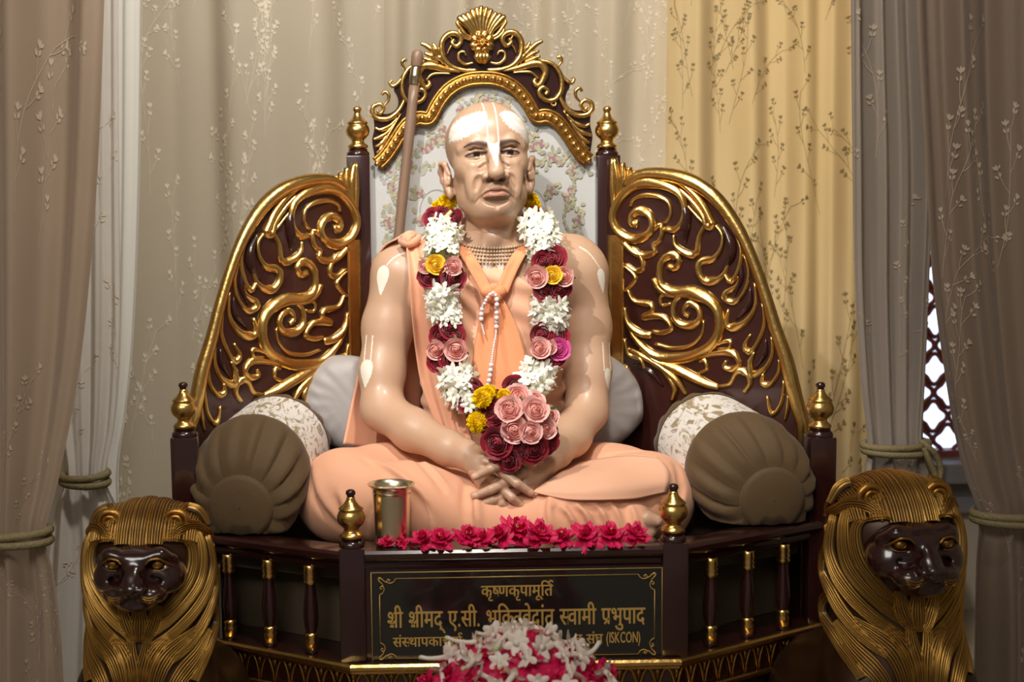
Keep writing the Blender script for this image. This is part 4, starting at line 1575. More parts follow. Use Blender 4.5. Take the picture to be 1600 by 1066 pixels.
both(lambda s: C_([(s * .058, -.0690, -.020), (s * .044, -.0815, -.0300), (s * .029, -.0870, -.0315), (s * .018, -.0885, -.0240)], [.0002, .0012, .0014, .0003], .006, 'sub'))
both(lambda s: C_([(s * .058, -.066, .006), (s * .037, -.0870, .0110), (s * .016, -.0870, .0080)], [.0003, .0014, .0008], .005, 'sub'))       # lid crease
C_([(0, -.086, .018), (0, -.097, -.006), (0, -.110, -.035), (0, -.1140, -.0445)], [.0115, .0105, .0115, .013], .012)             # nose
E_((0, -.1160, -.0465), (.0155, .0120, .0120), .008)
both(lambda s: E_((s * .0205, -.0965, -.0505), (.0105, .0140, .0100), .006))    # wings of the nose
both(lambda s: E_((s * .0120, -.1045, -.0605), (.0085, .0095, .0065), .003, 'sub'))  # nostrils
both(lambda s: C_([(s * .0325, -.0915, -.047), (s * .0330, -.0860, -.055)], .0010, .006, 'sub'))
both(lambda s: E_((s * .037, -.068, -.048), (.021, .018, .028), .014))          # cheek beside the fold
E_((0, -.082, -.072), (.028, .0165, .022), .014)                                # muzzle
C_([(0, -.1030, -.058), (0, -.1000, -.066)], .0016, .005, 'sub')
both(lambda s: groove([(s * .0270, -.042), (s * .0345, -.055), (s * .0420, -.072), (s * .0455, -.092)], [.0006, .0036, .0036, .0003], .008))   # fold from nose to mouth
both(lambda s: E_((s * .0455, -.068, -.070), (.010, .010, .022), .012))
# lips
groove([(-.0290, -.0865), (-.0160, -.0785), (-.0060, -.0745), (0, -.0758), (.0060, -.0745), (.0160, -.0785), (.0290, -.0865)], [.0018, .0044, .0054, .0050, .0054, .0044, .0018], .004, inset=-.0004, op='add')
groove([(-.0260, -.0890), (-.0130, -.0872), (0, -.0880), (.0130, -.0872), (.0260, -.0890)], [.0018, .0048, .0056, .0048, .0018], .004, inset=-.0006, op='add')
groove([(-.0405, -.1015), (-.0360, -.0945), (-.0270, -.0865), (-.0130, -.0815), (0, -.0822), (.0130, -.0815), (.0270, -.0865), (.0360, -.0945), (.0405, -.1015)], [.0003, .0018, .0021, .0015, .0015, .0015, .0021, .0018, .0003], .0026)
groove([(-.022, -.0985), (-.010, -.0995), (0, -.1000), (.010, -.0995), (.022, -.0985)], [.0004, .0050, .0062, .0050, .0004], .008)
E_((0, fy(0, -.1130) - .0005, -.1130), (.0030, .0030, .0030), .006, 'sub')
# ears
def ear(s):
    Re = Matrix.Rotation(radians(s * 22), 3, 'Z')
    E_ear = lambda c, r, k, op='add': E_((c[0], c[1], c[2] - .009), r, k, op, R=Re)
    E_ear((s * .0865, .016, -.030), (.0085, .021, .034), .008)
    C_([(s * .083, -.004, -.029), (s * .091, .002, -.007), (s * .096, .020, -.002), (s * .098, .034, -.017), (s * .094, .034, -.037), (s * .087, .018, -.061), (s * .081, .004, -.069)], [.004, .0052, .0055, .0055, .0052, .006, .0055], .006)
    E_ear((s * .0960, .012, -.018), (.007, .012, .019), .004, 'sub')
    E_ear((s * .0940, .008, -.036), (.006, .008, .009), .004, 'sub')
    C_([(s * .085, -.003, -.039), (s * .087, -.002, -.047)], .005, .005)
    E_ear((s * .0835, .005, -.058), (.0070, .011, .013), .006)
both(ear)

ZCUT = W(771, 360, .40).z
print('statue heights', ZCUT, hp((0, 0, .12)).z)
lo_h = np.array(HC) + (-.135, -.14, 0); lo_h[2] = ZCUT - .004
hi_h = np.array(HC) + (.135, .155, .14)
Ph, Qh = fh.mesh(lo_h, hi_h, 0.00115)
fb.custom(lambda P: P[..., 2] - ZCUT, 'and', .0)
lo_b, hi_b = np.array((-.33, .02, SEAT + .004)), np.array((.33, .58, ZCUT + .02))
Pb_, Qb = fb.mesh(lo_b, hi_b, 0.0020)
Ph = relax(Ph, Qh, 1, .5)
Pb_ = relax(Pb_, Qb, 3, .5)

SKIN = np.array(srgb(190, 154, 127))
SKIN_R = np.array(srgb(196, 146, 118))
nz = noise1(4, 6, 20, 120)


def face_paint(P):
    n = len(P)
    C = np.tile(SKIN, (n, 1))
    L = ((P - np.array(HC)) @ RHn) / HS
    x, y, z = L[:, 0], L[:, 1], L[:, 2]
    ax = np.abs(x)
    fr = y < -.03

    def mix(mask, col, w_=1.0):
        m = (mask * w_)[:, None] if np.ndim(mask) and mask.dtype != bool else (mask.astype(float) * w_)[:, None]
        C[:] = C * (1 - m) + np.array(col) * m
    # lips
    ml = np.exp(-((x / .0255) ** 4 + ((z + .0815 + 9.0 * x * x) / .0082) ** 4)) * fr
    mix(ml, srgb(176, 112, 98), .75)
    # eyes: white, iris, pupil and the dark lid lines
    for s in (-1, 1):
        ex, ez = s * .0345, -.0026
        dx, dz = x - ex, z - ez
        lid_u = .0036 * (1 - (dx / .0215) ** 2) - .0012 * (s * dx / .021) + .0002
        lid_l = -.0044 * (1 - (dx / .0215) ** 2) - .0012 * (s * dx / .021)
        op_ = (dz < lid_u) & (dz > lid_l) & (np.abs(dx) < .0205) & fr
        mix(op_, srgb(148, 126, 114))
        ir = (np.hypot(dx - .001, dz - .0004) < .0070) & op_
        mix(ir, srgb(44, 26, 20))
        pu = (np.hypot(dx - .001, dz - .0008) < .0030) & op_
        mix(pu, srgb(10, 7, 7))
        line = np.exp(-((dz - lid_u - .0006) / .0020) ** 2) * (np.abs(dx) < .0220) * fr
        mix(line, srgb(44, 26, 20), .97)
        line = np.exp(-((dz - lid_l + .0003) / .0008) ** 2) * (np.abs(dx) < .0205) * fr
        mix(line, srgb(84, 50, 40), .85)
        # eyebrow
        t_ = (ax - .0125) / .046
        bz = .0138 + .0095 * np.sin(np.clip(t_, 0, 1) * 2.3) - .007 * np.clip(t_, 0, 1)
        th = .0072 * (1 - .75 * np.clip(t_, 0, 1))
        br = np.exp(-((z - bz) / th) ** 4) * (t_ > 0) * (t_ < 1) * fr * (np.sign(x) == s)
        mix(br * np.clip(.90 + .25 * nz(x * 14 + z * 30), 0, 1), srgb(50, 32, 27), .97)
    # sandal paste patches on the temples, with ragged brushed edges
    N_ = nz(x * 9 + 3) + .7 * nz(z * 11 + x * 5) + .6 * nz((x + z) * 17)
    U_, V_ = (x * 735) + 4.5 * nz(z * 22 + x * 3) + 3.0 * nz(x * 30 - z * 12), z * 735 + 4.5 * nz(x * 24 + 1.3) + 3.0 * nz(z * 34 + x * 9)
    left_ = [(-5, 62), (-18, 64), (-44, 58), (-63, 46), (-60, 24), (-46, 23), (-22, 32), (-6, 44)]
    right_ = [(14, 57), (24, 64), (40, 63), (54, 52), (64, 34), (66, 12), (56, 13), (44, 26), (28, 34), (20, 44)]
    m = (in_poly(U_, V_, left_) | in_poly(U_, V_, right_)) & fr
    st = np.clip(.84 + .20 * np.sin(300 * (z + .25 * x) + 5 * N_) + .25 * nz(x * 40 - z * 25), .35, 1)
    mix(m * st, srgb(238, 236, 232), .95)
    # forehead lines and nose leaf
    for s in (-1, 1):
        m = np.exp(-(((x - .001) - s * .0105 - s * .02 * (z - .02) * .4) / .0013) ** 4) * (z > .017) * (z < .1165) * fr
        mix(m, srgb(240, 238, 232), .95)
    m = (np.hypot((x - .001) / .0118, (z - .0175) / .007) < 1) & (z < .019) & fr
    inn = (np.hypot((x - .001) / .0085, (z - .0215) / .007) < 1)
    mix(m & ~inn, srgb(240, 238, 232))
    wv = np.interp(z, [-.038, -.030, -.012, .004, .014], [.001, .003, .0062, .0105, .0112])
    m = (np.abs(x - .001) < wv) & (z > -.034) & (z < .0145) & (y < -.08)
    mix(m, srgb(242, 240, 235))
    # mole
    mix((np.hypot(x + .043, z + .030) < .0022) & fr, srgb(178, 134, 106), .6)
    # a little warmth in the ears and cheeks; nostril hollows painted dark as shade
    mix(np.exp(-((ax - .094) / .008) ** 2) * (z < .02), SKIN_R, .35)
    mix((np.hypot((ax - .0120) / .0072, (z + .0600) / .0036) < 1) & (y < -.080), srgb(66, 40, 32), .85)
    return C


def body_paint(P, N):
    C = np.tile(SKIN, (len(P), 1))
    px, py = proj(P)
    front = N[:, 1] < .25
    wht = np.array(srgb(232, 226, 212))

    def leaf(cx_, y0, y1, w_, lean=0.0, lines=None):
        t_ = (py - y0) / (y1 - y0)
        wd = w_ * np.sin(np.clip(t_, 0, 1) ** .62 * pi) ** .8 * (1 - .25 * t_)
        m = (t_ > 0) & (t_ < 1) & (np.abs(px - cx_ - lean * (py - y0)) < wd) & front & (P[:, 1] > .28)
        C[m] = wht
        if lines:
            for lx in (-1, 1):
                m = (py > lines) & (py <= y0 + 5) & (np.abs(px - cx_ - lx * 5 - lean * (py - y0) * 1.2) < .9) & front & (P[:, 1] > .28)
                C[m] = wht
    leaf(600, 415, 462, 10, -.12)
    leaf(574, 562, 606, 10.5, -.08, 524)
    leaf(938, 420, 458, 6, .12)
    leaf(949, 575, 610, 5, .05, 535)
    leaf(763, 409, 428, 8, -.2); leaf(780, 410, 426, 6, .3)
    # the white stripes over the shoulders
    for (x0, y0, x1, y1, cy_) in ((604, 414, 632, 396, -4), (905, 386, 938, 420, -6)):
        t_ = (px - x0) / (x1 - x0)
        yy = y0 + (y1 - y0) * t_ + cy_ * np.sin(np.clip(t_, 0, 1) * pi)
        m = (t_ > 0) & (t_ < 1) & (np.abs(py - yy) < 1.1) & front
        C[m] = wht
    for tip, sg in NAILS:
        v = P - np.array(tip)
        d = np.hypot((v[:, 0] - sg * .0015) * .75, v[:, 2] - .001)
        m = (d < .0062) & (N[:, 1] < -.30)
        C[m] = srgb(222, 178, 152)
    hm = np.clip((py - 735) / 40, 0, 1) * (P[:, 1] < .15)
    C = C * (1 - .25 * hm[:, None]) + SKIN_R * .25 * hm[:, None]
    return C


def vnormals(P, Q):
    Q = np.asarray(Q)
    fn = np.cross(P[Q[:, 2]] - P[Q[:, 0]], P[Q[:, 3]] - P[Q[:, 1]])
    N = np.zeros_like(P)
    for i in range(4):
        for c in range(3):
            N[:, c] += np.bincount(Q[:, i], weights=fn[:, c], minlength=len(P))
    N /= np.linalg.norm(N, axis=1)[:, None] + 1e-12
    return N


Nb = vnormals(Pb_, Qb)
cen = Pb_.mean(0)
if np.mean(np.sum(Nb * (Pb_ - cen), 1)) < 0:
    Nb = -Nb
M['skin'] = attr_mat('painted_skin', rough=0.42, coat=0.10, sss=0.05)
Call = np.vstack([body_paint(Pb_, Nb), face_paint(Ph)])
surf_obj('body', np.vstack([Pb_, Ph]), np.vstack([Qb, np.asarray(Qh) + len(Pb_)]), M['skin'], statue, paint=Call)

# cloth --------------------------------------------------------------
M['peach'] = plain('peach_cotton', srgb(226, 166, 132), 0.75, sheen=0.15, var=0.05, vscale=10, bump=0.12, bscale=700)
M['peach_light'] = plain('light_peach_cotton', srgb(228, 174, 142), 0.75, sheen=0.15, var=0.04, vscale=10, bump=0.12, bscale=700)
M['orange'] = plain('saffron_scarf_cotton', srgb(230, 150, 104), 0.75, sheen=0.15, var=0.05, vscale=10, bump=0.12, bscale=700)

# lower garment over the crossed legs
fd = Field()
fd.chain([W(705, 748, .42), W(600, 766, .32), W(537, 772, .235)], [.095, .088, .088], .05)
fd.chain([W(537, 780, .225), W(640, 790, .155), W(735, 812, .130)], [.080, .078, .060], .05)
fd.chain([W(850, 748, .42), W(960, 768, .32), W(1014, 772, .235)], [.095, .088, .086], .05)
fd.chain([W(1014, 782, .215), W(930, 800, .140), W(860, 815, .120), W(780, 818, .125)], [.074, .064, .056, .050], .05)
fd.ell(W(778, 765, .26), (.15, .11, .045), .06)
fd.ell(W(778, 835, .13), (.12, .05, .03), .03)
fd.chain([W(930, 822, .12), W(985, 820, .098)], [.046, .041], .02)
LAPC = np.array(W(778, 700, .42))
fold_lines = [   # creases as the photograph shows them
    [(482, 730), (490, 775), (520, 815), (560, 842)], [(520, 770), (530, 800), (548, 830)], [(560, 712), (600, 735), (650, 775), (676, 812)], [(640, 706), (672, 738), (700, 776)], [(727, 752), (726, 790), (729, 838)], [(735, 770), (736, 800), (738, 836)],
    [(888, 736), (930, 718), (980, 706), (1020, 704)], [(868, 752), (925, 738), (985, 728)], [(1074, 715), (1070, 750), (1058, 800)], [(1046, 706), (1062, 735), (1064, 780)], [(1030, 775), (1040, 800), (1046, 830)],
    [(862, 792), (880, 808), (892, 836)], [(884, 788), (905, 806), (918, 836)], [(905, 786), (930, 800), (942, 834)], [(930, 784), (952, 798), (964, 832)], [(850, 770), (846, 800), (850, 838)], [(960, 782), (978, 796), (984, 828)], [(610, 770), (580, 800), (570, 838)]]
tmp = Field(); tmp.ops = list(fd.ops)


def crease(f, pts, A, w_, off):
    """a soft valley along pts with a rounded ridge beside it"""
    pts = [np.array(p) for p in pts]
    n = len(pts)
    c = np.mean(pts, 0)
    R = max(np.linalg.norm(p - c) for p in pts) + .03

    def dist(P, sh):
        best = np.full(P.shape[:-1], 9.0)
        tt = np.zeros(P.shape[:-1])
        for i in range(n - 1):
            a, b_ = pts[i] + sh, pts[i + 1] + sh
            ab = b_ - a
            h = np.clip(((P - a) @ ab) / (ab @ ab), 0, 1)
            d = np.linalg.norm(P - a - h[..., None] * ab, axis=-1)
            m = d < best
            best = np.where(m, d, best)
            tt = np.where(m, (i + h) / (n - 1), tt)
        return best, np.sin(pi * np.clip(tt, .02, .98)) ** .7

    def fn(P, d):
        e0, t0_ = dist(P, np.zeros(3))
        e1, t1_ = dist(P, np.array(off))
        return d + A * t0_ * np.exp(-(e0 / w_) ** 2) - .8 * A * t1_ * np.exp(-(e1 / (w_ * 1.2)) ** 2)
    f.custom(fn, 'post', 0.0, c, R)


for ln in fold_lines:
    pts = [hit(tmp, x, y, .001) for x, y in crom(ln, 2)]
    pts = [p for p in pts if p is not None]
    if len(pts) > 2:
        crease(fd, pts, .0085, .0085, (.012, -.003, .006))


def wrinkle(P, d):
    q = P - LAPC
    a = np.arctan2(q[..., 1], np.abs(q[..., 0]) + .02)
    r = np.hypot(q[..., 0], q[..., 1])
    s = np.sin(11 * a + 14 * r + 2.0 * np.sin(18 * P[..., 2] + 3 * P[..., 0])) * .0012 + np.sin(34 * P[..., 0] + 21 * P[..., 2]) * .0012
    return d + s * np.clip(r / .15, 0, 1)


fd.custom(wrinkle)
fd.custom(lambda P: SEAT + .0015 - P[..., 2], 'and', .012)
Pd, Qd = fd.mesh((-.46, -.03, SEAT - .02), (.47, .58, SEAT + .36), 0.0030)
Pd = relax(Pd, Qd, 2, .5)
surf_obj('lower_robe', Pd, Qd, M['peach'], statue)


def sheet(name, rows, mat, n=10, thick=.0035, m=8, parent=statue, fold=None):
    """rows: list of polylines (across), lofted down; thickness by a real second face"""
    A = np.array([crom(r, m) for r in rows])               # (rows, k, 3)
    A = np.array([crom(A[:, j], n) for j in range(A.shape[1])]).transpose(1, 0, 2)
    du, dv = np.gradient(A, axis=0), np.gradient(A, axis=1)
    N = np.cross(du, dv)
    N /= np.linalg.norm(N, axis=2)[..., None] + 1e-12
    if N[..., 1].mean() > 0:
        N = -N
    if fold is not None:
        U, V_ = np.meshgrid(np.linspace(0, 1, A.shape[0]), np.linspace(0, 1, A.shape[1]), indexing='ij')
        A = A + N * fold(U, V_)[..., None]
    B = A - N * thick
    mb = MB()
    nu, nv = A.shape[:2]
    mb.grid(A)
    mb.grid(B)
    for e1, e2 in ((A[0], B[0]), (A[-1], B[-1]), (A[:, 0], B[:, 0]), (A[:, -1], B[:, -1])):
        mb.grid(np.stack([e1, e2], 0))
    return mb.build(name, M[mat], parent)


# chest cloth: an inflated torso cut along the slanting upper edge
ft = Field()
torso_ops(ft, .007)
ed0, ed1 = np.array(W(716, 378, .36)), np.array(W(896, 492, .36))
ev_ = ed1 - ed0
en = np.array((-ev_[2], 0.0, ev_[0])); en /= np.linalg.norm(en)
if en[2] < 0:
    en = -en
KN = np.array(W(640, 385, .40))


def drape(P, d):
    q = P - KN
    a = np.arctan2(q[..., 2], q[..., 0] + .001)
    r = np.sqrt((q ** 2).sum(-1))
    f1_ = np.sin(30 * a + 3 * np.sin(9 * r)) * .0030 * np.clip((r - .03) / .1, 0, 1)
    z = P[..., 2]
    low = np.clip((W(640, 560, .35).z - z) / .06, 0, 1)
    f2_ = np.sin(150 * z + 26 * P[..., 0] + 2 * np.sin(20 * P[..., 0])) * .0035 * low
    return d + f1_ * (1 - low) + f2_


ft_plain = Field(); ft_plain.ops = list(ft.ops)
ft.custom(drape)
ft.custom(lambda P: (P - ed0) @ en - .006 * np.sin(30 * P[..., 0]), 'and', .006)
Pt, Qt = ft.mesh((-.30, .22, SEAT + .03), (.26, .60, W(700, 370, .36).z), 0.003)
Pt = relax(Pt, Qt, 3, .5)
surf_obj('chest_wrap', Pt, Qt, M['peach_light'], statue)

fall = Field(); fall.ops = list(fb.ops[:-1]) + list(ft_plain.ops)


def on(px, py, off=.006, dflt=.34):
    p = hit(ft_plain, px, py, off)
    return p if p is not None else W(px, py, dflt)


# shoulder shawl: the fall outside the arm
sheet('shoulder_shawl', [
    [W(622, 374, .385), W(634, 366, .40), W(650, 372, .43), W(664, 372, .46)],
    [W(598, 388, .400), W(612, 384, .46), W(640, 390, .50), W(660, 400, .52)],
    [W(582, 428, .430), W(596, 430, .490), W(630, 434, .520), W(664, 440, .525)],
    [W(572, 500, .430), W(590, 502, .480), W(622, 504, .510), W(664, 510, .520)],
    [W(558, 590, .415), W(582, 592, .455), W(616, 594, .490), W(660, 600, .505)],
    [W(546, 650, .395), W(574, 652, .430), W(612, 654, .465), W(655, 660, .490)],
    [W(537, 694, .372), W(566, 698, .405), W(604, 700, .440), W(650, 704, .470)]], 'peach', fold=lambda u, v: .004 * np.sin(9 * v + 3 * u) * np.sin(pi * np.clip(u * 1.2, 0, 1)))
# the fall in front, along the inner side of the arm
fr_rows = []
for (yl, xl, xr) in ((374, 628, 668), (392, 634, 674), (428, 638, 694), (495, 643, 706), (560, 652, 714), (610, 664, 722), (660, 682, 730), (706, 700, 742)):
    row = []
    for k_ in range(4):
        x_ = lerp(xl, xr, k_ / 3)
        p = on(max(x_, 668), yl, .013, .36)
        q = W(x_, yl, p.y + (.020 if x_ < 655 else .0) * 0)
        row.append(q)
    fr_rows.append(row)
fr_rows[0] = [W(630, 370, .378), W(642, 366, .392), W(656, 368, .41), W(668, 372, .425)]
fr_rows[1] = [W(634, 390, .362), W(646, 386, .372), W(660, 388, .375), W(674, 392, .375)]
sheet('front_fall', fr_rows, 'peach', fold=lambda u, v: .0045 * np.sin(17 * v + 2.5 * u + .5) * np.clip(u * 4, .25, 1) + .004 * (v < .06))
# knot on the shoulder
mb = MB()
for pts, r in (([(630, 384, .372), (634, 372, .368), (642, 367, .374), (652, 372, .39)], .010), ([(626, 376, .38), (636, 380, .362), (646, 378, .366), (655, 370, .385)], .010), ([(640, 384, .362), (638, 374, .360), (646, 368, .372)], .008)):
    mb.tube(crom([W(*p) for p in pts], 6), [r * (.75 + .25 * sin(pi * i / (6 * (len(pts) - 1)))) for i in range(6 * (len(pts) - 1) + 1)], 10)
mb.build('shoulder_knot', M['peach'], statue)

# saffron scarf: two straps meeting in a knot, and a pleated tail
def strap(rows, nm='scarf_strap'):
    sheet(nm, rows, 'orange', thick=.004, fold=lambda u, v: .0010 * np.sin(9 * v))


fneck = Field(); fneck.ops = list(fb.ops[:-1])
def onb(px, py, off):
    p = hit(fneck, px, py, off)
    return p if p is not None else W(px, py, .35)
def onm(px, py, off):
    a = onb(px, py, off); b_ = on(px, py, off + .002, .9)
    return a if a.y < b_.y else b_
strap([[W(700, 352, .45), W(710, 348, .44), W(722, 350, .42)], [W(708, 368, .395), W(720, 374, .378), W(733, 386, .360)], [onm(718, 396, .007), onm(730, 400, .008), onm(745, 405, .007)], [onm(734, 424, .009), onm(745, 427, .010), onm(758, 429, .009)], [onm(751, 456, .014), onm(759, 454, .016), onm(768, 450, .014)]])
strap([[W(842, 352, .45), W(830, 348, .44), W(820, 350, .42)], [W(834, 366, .395), W(824, 372, .378), W(811, 382, .360)], [onm(824, 392, .007), onm(812, 396, .008), onm(799, 400, .007)], [onm(808, 424, .009), onm(797, 426, .010), onm(785, 427, .009)], [onm(793, 460, .014), onm(784, 457, .016), onm(775, 451, .014)]])
mb = MB()
kc = on(771, 458, .022)
for i, (dx, dz, r) in enumerate(((-.012, .004, .013), (.010, .003, .014), (0, -.006, .016), (.002, .010, .011))):
    mb.ball(kc + Vector((dx, 0, dz)), (r * 1.2, r * .8, r), k=14, n=9)
mb.build('scarf_knot', M['orange'], statue)
tail = []
for (yl, xl, xr) in ((460, 762, 782), (480, 754, 792), (510, 747, 806), (550, 740, 818), (590, 741, 828), (630, 738, 838), (670, 734, 850)):
    tail.append([on(lerp(xl, xr, k_ / 4), yl, .017 + .004 * (k_ % 2)) for k_ in range(5)])
sheet('scarf_tail', tail, 'orange', m=10, fold=lambda u, v: .004 * np.sin(4.5 * 2 * pi * v / 2 + .6) * np.clip(u * 3, 0, 1) + .002 * np.sin(26 * v) * (1 - u))
# flap of the lower robe across the shin at right
fdp = Field(); fdp.ops = fd.ops
def ond(px, py, off, d=.15):
    p = hit(fdp, px, py, off, y0=-.12)
    return p if p is not None else W(px, py, d)
fl_rows = [[ond(900, 722, .006), ond(940, 716, .006), ond(985, 712, .006), ond(1030, 716, .006)],
           [ond(868, 744, .008), ond(925, 738, .010), ond(985, 734, .010), ond(1044, 732, .008)],
           [ond(840, 764, .010), ond(915, 762, .018), ond(985, 758, .018), ond(1046, 752, .012)]]
last = [Vector(p) for p in fl_rows[-1]]
fl_rows.append([W(832, 770, last[0].y - .006), W(905, 781, last[1].y - .012), W(985, 780, last[2].y - .014), W(1042, 769, last[3].y - .008)])
sheet('robe_flap', fl_rows, 'peach_light', thick=.003, fold=lambda u, v: .004 * np.sin(11 * v + 2) * u)

# beads at the neck: a necklace of its own
nk = thing('necklace', 'triple strand of small pale wooden beads around the statue neck', 'necklace', W(771, 385, .34))
M['bead'] = plain('pale_wood_bead', srgb(186, 160, 132), 0.45, var=.25, vscale=90)
for i_, (cy_, rad) in enumerate(((380, .0655), (384.5, .068), (389, .069), (393.5, .070), (398, .0715))):
    mb = MB()
    c_ = W(771, cy_ - 24, .415)
    nb_ = 84
    for q in range(nb_):
        a = 2 * pi * q / nb_
        dip = .034 * (1 - sin(a)) / 2 + .001 * i_
        x_, y_ = c_.x + rad * cos(a), .415 + rad * 1.02 * sin(a)
        z_ = c_.z - dip * 1.25 + .002
        g = np.array((x_, y_, z_))
        for _ in range(6):                                  # rest on the skin
            dd = float(fneck.ev(g[None], g, 0.07, big=.09)[0])
            rdir = np.array((cos(a), sin(a), 0.0))
            g = g - rdir * (dd - .0030) * .8
        mb.ball(tuple(g), .0031, k=7, n=5)
    mb.build('bead_strand', M['bead'], nk)

# white prayer beads tucked in the scarf
jp = thing('prayer_beads', 'white prayer bead string hanging over the saffron scarf knot', 'bead string', W(775, 470, .28))
M['white_bead'] = plain('white_bead', srgb(232, 214, 214), 0.3)
path = crom([(757, 524), (753, 508), (752, 490), (757, 474), (764, 462), (771, 458), (776, 466), (776, 490), (775, 520), (772, 538), (768, 566), (765, 590), (761, 606)], 10)
L_ = np.concatenate([[0], np.cumsum(np.linalg.norm(np.diff(path, axis=0), axis=1))])
spots_ = [(0.5, 0, .0016)]
mb = MB(); cord = []
s_ = 0
while s_ < L_[-1]:
    x_, y_ = np.interp(s_, L_, path[:, 0]), np.interp(s_, L_, path[:, 1])
    p = on(x_, y_, .041 if y_ < 478 else (.035 if y_ < 500 else .031))
    cord.append(p)
    s_ += 2.0
mb.tube(cord, .0018, 6)
mb.build('cord', M['white_bead'], jp)
cl_ = np.array([list(p) for p in cord])
ll = np.concatenate([[0], np.cumsum(np.linalg.norm(np.diff(cl_, axis=0), axis=1))])
s_ = .004
tot = ll[-1]
while s_ < tot - .003:
    fr_ = s_ / tot
    py_at = proj(np.array([np.interp(s_, ll, cl_[:, c]) for c in range(3)]))[1]
    if fr_ < .10:
        r_ = .0022
    elif fr_ < .20:
        r_ = .0052
    elif fr_ < .36:
        r_ = .0036
    elif fr_ < .60:
        r_ = .0052
    elif fr_ < .83:
        r_ = .0024
    else:
        r_ = .0052
    mb = MB(); mb.ball(tuple(np.interp(s_ + r_, ll, cl_[:, c]) for c in range(3)), r_, k=12, n=8)
    mb.build('bead', M['white_bead'], jp)
    s_ += 2 * r_ * 1.02
# ================================================================== flowers
M['fl_white'] = plain('tuberose_white', srgb(252, 251, 238), 0.5, sss=0.0, trans=0.15, var=.04)
M['fl_cream'] = plain('tuberose_cream', srgb(244, 234, 220), 0.5, trans=0.2, var=.06)
M['fl_green'] = plain('tube_green', srgb(196, 204, 140), 0.5)
M['leaf'] = plain('sepal_green', srgb(74, 104, 52), 0.5)
M['fl_red'] = plain('dark_red_petal', srgb(146, 8, 38), 0.55, sheen=.3, var=.35, vscale=60, trans=.08)
M['fl_pink'] = plain('pink_petal', srgb(244, 192, 184), 0.5, var=.06, vscale=60, trans=.2)
M['fl_pinkcore'] = plain('pink_heart', srgb(242, 168, 154), 0.5, trans=.2)
M['fl_magenta'] = plain('magenta_petal', srgb(226, 98, 168), 0.5, var=.1, trans=.2)
M['fl_yellow'] = plain('marigold_yellow', srgb(255, 214, 0), 0.55, var=.12, vscale=80, trans=.15)
M['fl_gold'] = plain('yellow_rose_petal', srgb(252, 208, 60), 0.5, var=.12, vscale=60, trans=.15)
M['fl_crimson'] = plain('crimson_petal', srgb(214, 16, 84), 0.55, var=.25, vscale=60, trans=.15)
M['stamen'] = plain('stamen', srgb(230, 200, 120), 0.5)


def petal(mb, base, L, w_, tilt, az, cup, mi, curl=0.0, nu=4, nv=4, wav=0.0, seed=0.0):
    """one cupped petal rising from the flower's axis; tilt: angle from the axis"""
    G = np.zeros((nu + 1, nv + 1, 3))
    for i in range(nu + 1):
        t_ = i / nu
        th = tilt + curl * t_ * t_
        # integrate along the petal
        r_ = base[0] + L * (t_ * sin(tilt) + .5 * curl * t_ * t_ * cos(tilt))
        h_ = base[1] + L * (t_ * cos(tilt) - .5 * curl * t_ * t_ * sin(tilt))
        wd = w_ * (sin(pi * min(1, (.12 + .80 * t_))) ** .7)
        for j in range(nv + 1):
            s_ = (j / nv - .5) * 2
            dr = -cup * wd * s_ * s_ * .6
            x_, y_, z_ = r_ + dr * cos(th), wd * s_ * .5, h_ - dr * sin(th) * (-1) + wav * sin(5 * s_ + seed) * t_
            G[i, j] = (x_ * cos(az) - y_ * sin(az), x_ * sin(az) + y_ * cos(az), z_)
    mb.grid(G, mi)


def tuberose_mesh(mb, R=.0145, tube=.016, rr_=None, mi=0, mg=1):
    rr_ = rr_ or random
    for k in range(6):
        petal(mb, (.0018, 0.0), R * rr_.uniform(.9, 1.08), R * .68, radians(58 if k % 2 else 72), 2 * pi * k / 6 + rr_.uniform(-.15, .15), .5, mi, curl=.35, nu=4, nv=2)
    mb.lathe([(.0012, -tube), (.0018, -tube * .6), (.0022, -tube * .2), (.0030, .0006)], (0, 0, 0), k=7, mi=mg)
    mb.ball((0, 0, .001), .0016, mi=mg, k=5, n=4)


